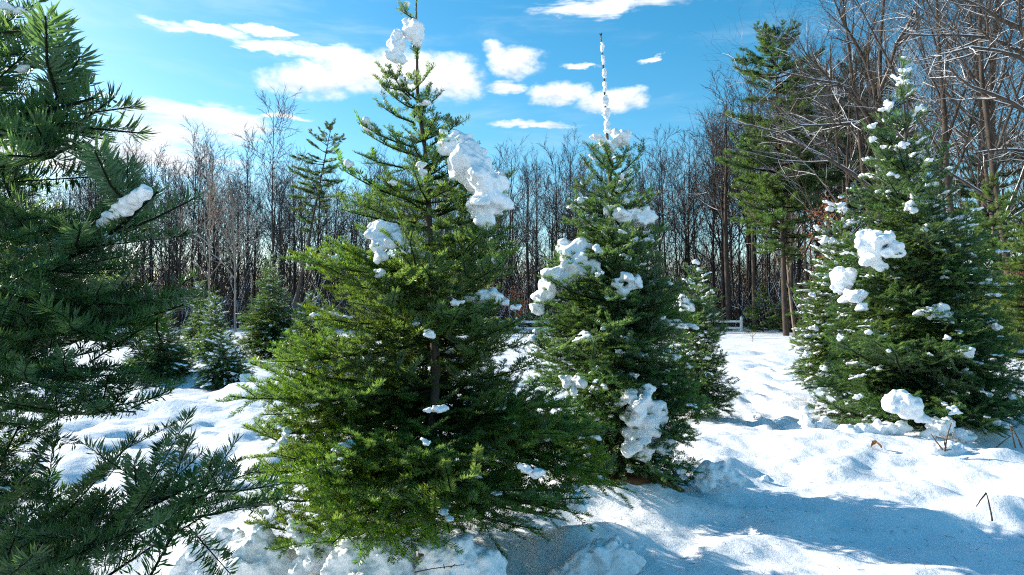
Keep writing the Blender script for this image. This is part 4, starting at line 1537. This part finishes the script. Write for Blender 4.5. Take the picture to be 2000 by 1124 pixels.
# brushwood along the wood's edge
def brush():
    acc = Acc()
    sn = Acc()
    r_ = np.random.default_rng(77)
    P, Q = [], []
    SP, SQ = [], []
    n = 52000
    for i in range(n):
        deep = i > n * 0.55 and i < n * 0.8
        if i < n * 0.8:
            y = r_.uniform(54, 88) if not deep else r_.uniform(80, 125)
            x = r_.uniform(-1.0, 0.52) * y
        else:
            y = r_.uniform(23, 58)
            x = 19 + 16 * r_.random() ** 1.3 + max(0, 3 * r_.normal())
            if y > 46:
                x += 1.0
        h = r_.gamma(2.2, 0.75) + 0.4
        h = min(h, 5.5) 
        if deep:
            h = r_.uniform(3.5, 10.0)
        d = np.array([r_.normal(0, 0.35), r_.normal(0, 0.35), 1.0])
        if r_.random() < 0.30:
            d = np.array([r_.normal(0, 1), r_.normal(0, 1), r_.uniform(0.0, .5)])
            h *= 0.6
        d /= np.linalg.norm(d)
        b = np.array([x, y, 0.2 + 0.6 * max(0, (y - 56) / 60) + (r_.uniform(0, 2.2) if d[2] < 0.6 else 0)])
        m = b + d * h * 0.5 + r_.normal(0, 0.06, 3) * h
        e = m + (d + r_.normal(0, 0.25, 3)) * h * 0.5
        P.append((b, m, e))
        r0 = 0.010 + 0.004 * h + 0.0001 * y if not deep else r_.uniform(.022, .05)
        Q.append((r0, r0 * 0.7, r0 * 0.35))
        if r_.random() < 0.24:
            up = np.array([0, 0, r0 * 1.1])
            SP.append((b + (m - b) * 0.3 + up, m + up, e + up))
            SQ.append((r0 * 0.7, r0 * 0.75, r0 * 0.3))
    v, q = tubes(np.array(P), np.array(Q), 3)
    acc.add(v, q)
    m_ = 42000
    y = r_.uniform(92, 132, m_)
    x = r_.uniform(-1.0, 0.56, m_) * y
    z = 0.8 + 9.0 * r_.random(m_) ** 1.4
    A = np.stack([x, y, z], axis=1)
    d = np.stack([r_.normal(0, .45, m_), r_.normal(0, .45, m_), np.ones(m_)], axis=1)
    d /= np.linalg.norm(d, axis=1, keepdims=True)
    L = r_.uniform(0.8, 2.6, m_)[:, None]
    v, q = tubes(np.stack([A - d * L * .5, A + d * L * .5], axis=1), np.stack([r_.uniform(.03, .06, m_), np.full(m_, .012)], axis=1), 3)
    acc.add(v, q)
    o = link('undergrowth', acc.build('undergrowth', [M_BARK]))
    o.color = (0.70, 0.54, 0.46, 1)
    tag(o, 'tangled brown brushwood filling the foot of the woods', 'undergrowth', kind='stuff')
    v, q = tubes(np.array(SP), np.array(SQ), 3)
    sn.add(v, q)
    s = link('snow', sn.build('snow', [M_SNOWFAR]), o)


brush()


# russet beech leaves still hanging on saplings
def sapling(label, px, Y, h0, h1, wid, n, seed):
    r_ = np.random.default_rng(seed)
    x = (px - 1000) / FPX * Y
    z0 = gz(x, Y)
    root = tag(empty('beech_sapling', (x, Y, z0)), label, 'beech sapling')
    P, Q = [], []
    tr = np.stack([np.cumsum(r_.normal(0, .04, 8)), np.cumsum(r_.normal(0, .04, 8)), np.linspace(-.1, h1, 8)], axis=1)
    v, q = tubes(tr[None], (0.05 * (1 - 0.8 * np.linspace(0, 1, 8)))[None], 6)
    link('trunk', make_mesh('trunk', v, q, [M_BARK], None, True), root)
    ends = []
    for k in range(26):
        z = r_.uniform(h0, h1 * 0.95)
        b = np.array([0, 0, z])
        a = r_.uniform(0, 6.28)
        d = np.array([math.cos(a), math.sin(a), 0.25])
        L = wid * r_.uniform(0.5, 1.1) * (1.1 - 0.6 * (z - h0) / (h1 - h0))
        pts = [b + d * L * t + np.array([0, 0, 0.1 * L * t * t]) + r_.normal(0, .03, 3) * (t > 0) for t in (0, .33, .66, 1)]
        P.append(pts)
        Q.append([.018, .014, .010, .006])
    v, q = tubes(np.array(P), np.array(Q), 4)
    link('crown', make_mesh('crown', v, q, [M_BARK], None, True), root)
    P = np.array(P)
    k = r_.integers(len(P), size=n)
    t = r_.uniform(0.2, 1, n)[:, None]
    c_ = P[k, 0] + (P[k, 3] - P[k, 0]) * t + r_.normal(0, .12, (n, 3))
    a = r_.normal(0, 1, (n, 3))
    a /= np.linalg.norm(a, axis=1, keepdims=True)
    b = np.cross(a, r_.normal(0, 1, (n, 3)))
    b /= np.linalg.norm(b, axis=1, keepdims=True)
    l, w = r_.uniform(.05, .09, n)[:, None], r_.uniform(.03, .05, n)[:, None]
    v = np.stack([c_ - a * l, c_ + b * w, c_ + a * l, c_ - b * w], axis=1).reshape(-1, 3)
    lf = link('leaves', make_mesh('leaves', v, np.arange(4 * n).reshape(n, 4), [M_RUSSET]), root)
    lf['kind'] = 'stuff'


sapling('russet-leaved beech sapling between the white pine and the half hidden fir', 1618, 34, 3.5, 7.2, 1.7, 420, 1)
sapling('russet-leaved beech sapling low in the woods by the path end', 1600, 40, 1.5, 4.2, 1.4, 420, 2)
sapling('russet-leaved beech sapling just past the shaded skirt of the broad fir', 2005, 22, 0.8, 3.2, 1.2, 500, 3)
sapling('russet-leaved beech sapling in the brush behind the small fir', 1345, 52, 0.8, 3.0, 1.5, 500, 4)
sapling('russet-leaved beech sapling in the brush near the tallest fir', 1010, 53, 0.8, 3.2, 1.6, 500, 5)


# ------------------------------------------------------------------ pines
def pine_bough(seed, L):
    r_ = np.random.default_rng(seed)
    acc = Acc()
    K = 6
    ts = np.linspace(0, 1, K)
    main = np.stack([ts * L, np.cumsum(r_.normal(0, .03, K)) * L, 0.12 * L * ts ** 2 + np.cumsum(r_.normal(0, .015, K)) * L], axis=1)
    v, q = tubes(main[None], (0.035 * L / 2 * (1 - .8 * ts) + .004)[None], 4)
    acc.add(v, q, 0)
    A, B = [], []
    for k in range(int(16 * L)):
        t = r_.uniform(0.25, 1.0)
        i = min(K - 2, int(t * (K - 1)))
        p = main[i] + (main[i + 1] - main[i]) * (t * (K - 1) - i)
        sd = r_.choice((-1, 1))
        l = L * r_.uniform(0.12, 0.34) * (1.15 - 0.6 * t)
        d = np.array([0.6, sd * r_.uniform(.4, 1.0), r_.normal(.12, .12)])
        d /= np.linalg.norm(d)
        A.append(p)
        B.append(p + d * l)
    A, B = np.array(A), np.array(B)
    v, q = tubes(np.stack([A, B], axis=1), np.tile([[.008, .004]], (len(A), 1)), 3)
    acc.add(v, q, 0)
    # tufts: long needles in brushes along the outer twigs
    nt = 5
    tt = np.linspace(0.35, 1.0, nt)
    C = (A[:, None] + (B - A)[:, None] * tt[None, :, None]).reshape(-1, 3)
    ax = np.repeat((B - A) / np.linalg.norm(B - A, axis=1, keepdims=True), nt, axis=0)
    m = 12
    C, ax = np.repeat(C, m, axis=0), np.repeat(ax, m, axis=0)
    n = len(C)
    d = ax * 0.55 + r_.normal(0, .55, (n, 3)) + np.array([0, 0, .22])
    d /= np.linalg.norm(d, axis=1, keepdims=True)
    w = np.cross(d, r_.normal(0, 1, (n, 3)))
    w /= np.linalg.norm(w, axis=1, keepdims=True)
    ln = r_.uniform(.10, .17, n)[:, None]
    hw = .0075
    v = np.stack([C, C + d * ln * .5 + w * hw, C + d * ln, C + d * ln * .5 - w * hw], axis=1).reshape(-1, 3)
    acc.add(v, np.arange(4 * n).reshape(n, 4), 1, np.repeat(r_.uniform(.7, 1.3, n), 4), False)
    return acc.build('bough', [M_BARK, M_PINE])


PB = [pine_bough(40 + k, 2.0) for k in range(5)]
print('pine quads', sum(len(m.polygons) for m in PB))


def pine(label, px, Y, base_py_unused, top_py, prof, n, color, seed, lean_px=0, cat='pine tree', bare=0.25):
    """prof rows (relative height, half width m)"""
    r_ = random.Random(seed)
    x = (px - 1000) / FPX * Y
    z0 = gz(x, Y) - .1
    H = (612 - top_py) / FPX * Y + EYE - z0
    root = tag(empty('pine_tree', (x, Y, z0)), label, cat)
    K = 14
    hs = np.linspace(0, 1, K)
    lean = lean_px / FPX * Y
    w = np.cumsum(np.array([[r_.gauss(0, .02), r_.gauss(0, .02)] for _ in range(K)]), axis=0) * H * .06
    P = np.stack([w[:, 0] + lean * hs, w[:, 1], hs * H], axis=1)
    v, q = tubes(P[None], (H * .0105 * (1 - .88 * hs))[None], 8)
    t = link('trunk', make_mesh('trunk', v, q, [M_BARK], None, True), root)
    t.color = (.8, .72, .65, 1)
    lev = np.linspace(bare, .985, max(6, n // 4))
    for i in range(n):
        h = lev[i % len(lev)] + r_.uniform(-.012, .012)
        h = min(h, .985)
        rad = lerp_table(prof, h)[0] * r_.uniform(.55, 1.1)
        az = r_.uniform(0, 2 * PI)
        f = h * (K - 1)
        k = min(K - 2, int(f))
        p = P[k] + (P[k + 1] - P[k]) * (f - k)
        el = R(r_.gauss(2 + 40 * max(0, h - .75) / .25, 8))
        d = Vector((math.cos(az) * math.cos(el), math.sin(az) * math.cos(el), math.sin(el)))
        s = rad / 2.0
        m = Matrix.Translation(p) @ frame(d, r_.gauss(0, .2)).to_4x4() @ Matrix.Diagonal((s, s if s > .5 else s * 1.2, max(s, .5), 1))
        o = link('bough', r_.choice(PB), root, mat=m)
        k = r_.uniform(.75, 1.25)
        o.color = (color[0] * k * r_.uniform(.85, 1.2), color[1] * k, color[2] * k, 1)
    return root


PG = (0.040, 0.085, 0.022)
pine('tall dark-green white pine with tiered boughs at the end of the path', 1535, 43, 640, 55, [(.25, 1.2), (.4, 3.4), (.55, 3.6), (.68, 3.0), (.82, 3.4), (.92, 2.4), (1, .4)], 175, PG, 3, lean_px=-15, bare=.26)
pine('dark pine behind the snow-lined limbs above the half hidden fir', 1690, 42, 640, 90, [(.3, 1.5), (.5, 3.0), (.7, 3.0), (.88, 1.9), (1, .3)], 80, (0.030, 0.062, 0.026), 4, bare=.4)
pine('leaning pine with a bent pale trunk beside the tallest fir', 568, 50, 600, 235, [(.45, .8), (.55, 1.7), (.7, 2.2), (.85, 1.8), (1, .3)], 60, (0.036, 0.07, 0.024), 5, lean_px=78, bare=.48)
pine('bright yellow-green young pine at the wood edge past the broad fir', 1945, 22, 640, 345, [(.05, 1.4), (.3, 1.8), (.6, 1.3), (.85, .7), (1, .12)], 90, (0.075, 0.125, 0.030), 6, bare=.06)
pine('second yellow-green young pine right at the picture edge', 2020, 20, 640, 400, [(.05, 1.3), (.4, 1.4), (.75, .8), (1, .12)], 80, (0.075, 0.12, 0.030), 7, bare=.06)
pine('low yellow-green pine sapling in the brush near the white fence end', 1490, 49, 640, 560, [(.05, 1.4), (.5, 1.2), (1, .2)], 50, (0.060, 0.11, 0.028), 8, bare=.08)
pine('low dark pine sapling in the brush behind the path end', 1535, 50, 640, 570, [(.05, 1.2), (.5, 1.0), (1, .2)], 40, (0.045, 0.085, 0.026), 9, bare=.08)
pine('dark conifer deep in the woods behind the leader fir', 1110, 66, 640, 395, [(.2, 1.6), (.5, 1.8), (.8, 1.2), (1, .2)], 60, (0.026, 0.045, 0.026), 10, bare=.2)
pine('dark pine behind the shaded flank of the broad fir', 1925, 34, 640, 190, [(.3, 1.8), (.5, 2.2), (.75, 1.8), (1, .3)], 70, (0.034, 0.066, 0.026), 12, bare=.35)


# ------------------------------------------------------------------ the white fence
def box_mesh(name, sx, sy, sz, bev, mat):
    bm = bmesh.new()
    bmesh.ops.create_cube(bm, size=1.0, matrix=Matrix.Diagonal((sx, sy, sz, 1)))
    bmesh.ops.bevel(bm, geom=bm.edges[:], offset=bev, segments=2, profile=0.6, affect='EDGES')
    me = bpy.data.meshes.new(name)
    bm.to_mesh(me)
    bm.free()
    me.materials.append(mat)
    return me


YF = 50.0
xr = (1447 - 1000) / FPX * YF
fx = [xr - 2.35 * i for i in range(9)]
fence = tag(empty('rail_fence', (xr, YF, gz(xr, YF))), 'white two-rail fence at the far end of the snowy field', 'fence')
pm = box_mesh('post', .16, .16, 1.25, .015, M_FENCE)
rm_ = box_mesh('rail', 2.19, .05, .15, .01, M_FENCE)
cap = clump_mesh('snow_cap', [(0, 0, 0, .07), (.04, 0, 0, .06)], .02, 3, .2, 2)
ridge = clump_mesh('rail_snow', [(-1.0 + .2 * i, 0, 0, .035) for i in range(11)], .02, 4, .3, 0)
for i, x in enumerate(fx):
    z = gz(x, YF) - gz(xr, YF)
    p = link('post', pm, fence, (x - xr, 0, z + .45))
    link('snow_cap', cap, p, (0, 0, .64))
    if i:
        xm = (x + fx[i - 1]) / 2 - xr
        for zz in (.32, .80):
            rl = link('rail', rm_, fence, (xm, 0, z + zz))
            link('rail_snow', ridge, rl, (0, 0, .085))


# ------------------------------------------------------------------ stalks, twigs, leaf, litter
def stalks(label, name, cat, lines, d, r=.004):
    """lines: pixel polylines at distance d"""
    p0 = at(*lines[0][0], d)
    root = tag(empty(name, p0), label, cat)
    for ln in lines:
        pts = []
        a = [at(x, y, d + k * .03) for k, (x, y) in enumerate(ln)]
        K = 6
        for i in range(K):
            f = i / (K - 1) * (len(a) - 1)
            k = min(len(a) - 2, int(f))
            pt = a[k].lerp(a[k + 1], f - k) - p0
            pts.append((pt.x + random.gauss(0, .001), pt.y, pt.z))
        v, q = tubes(np.array([pts]), np.array([np.linspace(r, r * .5, K)]), 6)
        link('stalk', make_mesh('stalk', v, q, [M_STALK], None, True), root)


stalks('dark twigs poking up from the rounded snow hummock', 'dead_twig', 'twigs', [[(1845, 882), (1850, 850), (1858, 826)], [(1842, 880), (1830, 865), (1818, 848)], [(1847, 875), (1842, 855)], [(1845, 880), (1858, 878)]], 6.35, .0085)
stalks('bent V-shaped dry stalk standing alone in the shaded snow', 'dry_stalk', 'dry stalk', [[(1938, 1018), (1932, 985), (1926, 963)], [(1926, 963), (1916, 975), (1906, 990)]], 4.62, .006)
stalks('crossed dry stalks beside the shaded skirt of the broad fir', 'dry_stalk', 'dry stalk', [[(1983, 876), (1977, 850), (1971, 828)], [(1997, 876), (1985, 850), (1974, 832)], [(1946, 874), (1960, 862), (1974, 852)]], 6.9, .0075)
stalks('short dark stick lying near the crossed dry stalks', 'stick', 'stick', [[(1974, 896), (1988, 899), (2004, 908)]], 6.3, .008)
stalks('little bare seedling standing out on the far end of the path', 'seedling', 'seedling', [[(1470, 668), (1470, 645)], [(1470, 660), (1462, 650)], [(1470, 658), (1478, 648)]], 32, .012)
stalks('reddish twig lying across the snow clod in front', 'dead_twig', 'twigs', [[(810, 1118), (850, 1110), (907, 1103)], [(868, 1110), (866, 1103)], [(880, 1108), (890, 1102)]], 3.06, .003)
stalks('thin bare stalk leaning on the snow beside the path', 'dry_stalk', 'dry stalk', [[(1358, 862), (1364, 840)], [(1360, 852), (1370, 846)]], 7.2, .004)


def dead_leaf():
    p = ground_at(1712, 886, .02)
    n = 14
    r_ = random.Random(4)
    vs, qs = [], []
    L, Wd = .13, .045
    for i in range(n + 1):
        t = i / n
        w = Wd * (math.sin(PI * t ** .8) ** .7) * (1 + .45 * math.cos(t * 26)) * .5 + .002
        z = .035 * math.sin(t * 4.2) + .008 * r_.random()
        vs += [(t * L - L / 2, -w, z + .022), (t * L - L / 2, 0, z), (t * L - L / 2, w, z + .028)]
    for i in range(n):
        a = i * 3
        qs += [(a, a + 3, a + 4, a + 1), (a + 1, a + 4, a + 5, a + 2)]
    o = link('oak_leaf', make_mesh('oak_leaf', vs, qs, [M_LEAF], None, True), None, p)
    o.rotation_euler = (R(18), R(-8), R(12))
    tag(o, 'curled orange-brown dead oak leaf lying on the sunlit snow', 'leaf')


dead_leaf()


def litter():
    p = at(1235, 950, D2 - .1)
    x0, y0 = p.x, p.y
    z0 = gz(x0, y0)
    r_ = np.random.default_rng(8)
    # the bared mound of soil and needles
    K, Mr = 40, 12
    vs, qs = [], []
    for j in range(Mr):
        f = j / (Mr - 1)
        for i in range(K):
            a = 2 * PI * i / K
            rr = f * (1 + .16 * math.sin(3 * a + 1) + .08 * math.sin(7 * a))
            x, y = x0 + .36 * rr * math.cos(a), y0 + .26 * rr * math.sin(a)
            vs.append((x - x0, y - y0, gz(x, y) - z0 + .055 * (1 - f ** 2) + .012 * r_.random() - .012 * (f > .95)))
    for j in range(Mr - 1):
        for i in range(K):
            qs.append((j * K + i, j * K + (i + 1) % K, (j + 1) * K + (i + 1) % K, (j + 1) * K + i))
    o = link('needle_litter', make_mesh('needle_litter', vs, qs, [M_LITTER], None, True), None, (x0, y0, z0))
    tag(o, 'patch of brown fallen needles under the fir with the long leader', 'needle litter', kind='stuff')
    n = 2600
    rr, a = np.sqrt(r_.random(n)) * 1.02, r_.uniform(0, 2 * PI, n)
    C = np.stack([.36 * rr * np.cos(a), .26 * rr * np.sin(a), np.zeros(n)], axis=1)
    C[:, 2] = height(C[:, 0] + x0, C[:, 1] + y0) - z0 + .055 * (1 - rr ** 2) + .008
    d = r_.normal(0, 1, (n, 3)) * np.array([1, 1, .45])
    d /= np.linalg.norm(d, axis=1, keepdims=True)
    ln = r_.uniform(.015, .05, n)[:, None]
    v, q = tubes(np.stack([C - d * ln * .5, C + d * ln * .5], axis=1), np.full((n, 2), .0014), 3)
    link('fallen_needles', make_mesh('fallen_needles', v, q, [M_LITTER]), o)


litter()


def debris():
    """dark needles and bits of twig lying on the snow"""
    r_ = np.random.default_rng(12)
    n = 620
    y = r_.uniform(3.2, 8.5, n)
    x = r_.uniform(-.1, .75, n) * y
    k = n // 3
    y[:k] = 4.4 + r_.normal(0, .8, k)
    x[:k] = 0.9 + r_.normal(0, .8, k)
    z = height(x, y) + .004
    C = np.stack([x, y, z], axis=1)
    d = r_.normal(0, 1, (n, 3)) * np.array([1, 1, .15])
    d /= np.linalg.norm(d, axis=1, keepdims=True)
    ln = (r_.gamma(1.5, .014, n) + .012)[:, None]
    v, q = tubes(np.stack([C - d * ln * .5, C + d * ln * .5], axis=1), np.full((n, 2), .0011), 3)
    o = link('debris', make_mesh('debris', v, q, [M_STALK]))
    tag(o, 'loose dark needles and twig bits strewn over the snow', 'debris', kind='stuff')


debris()
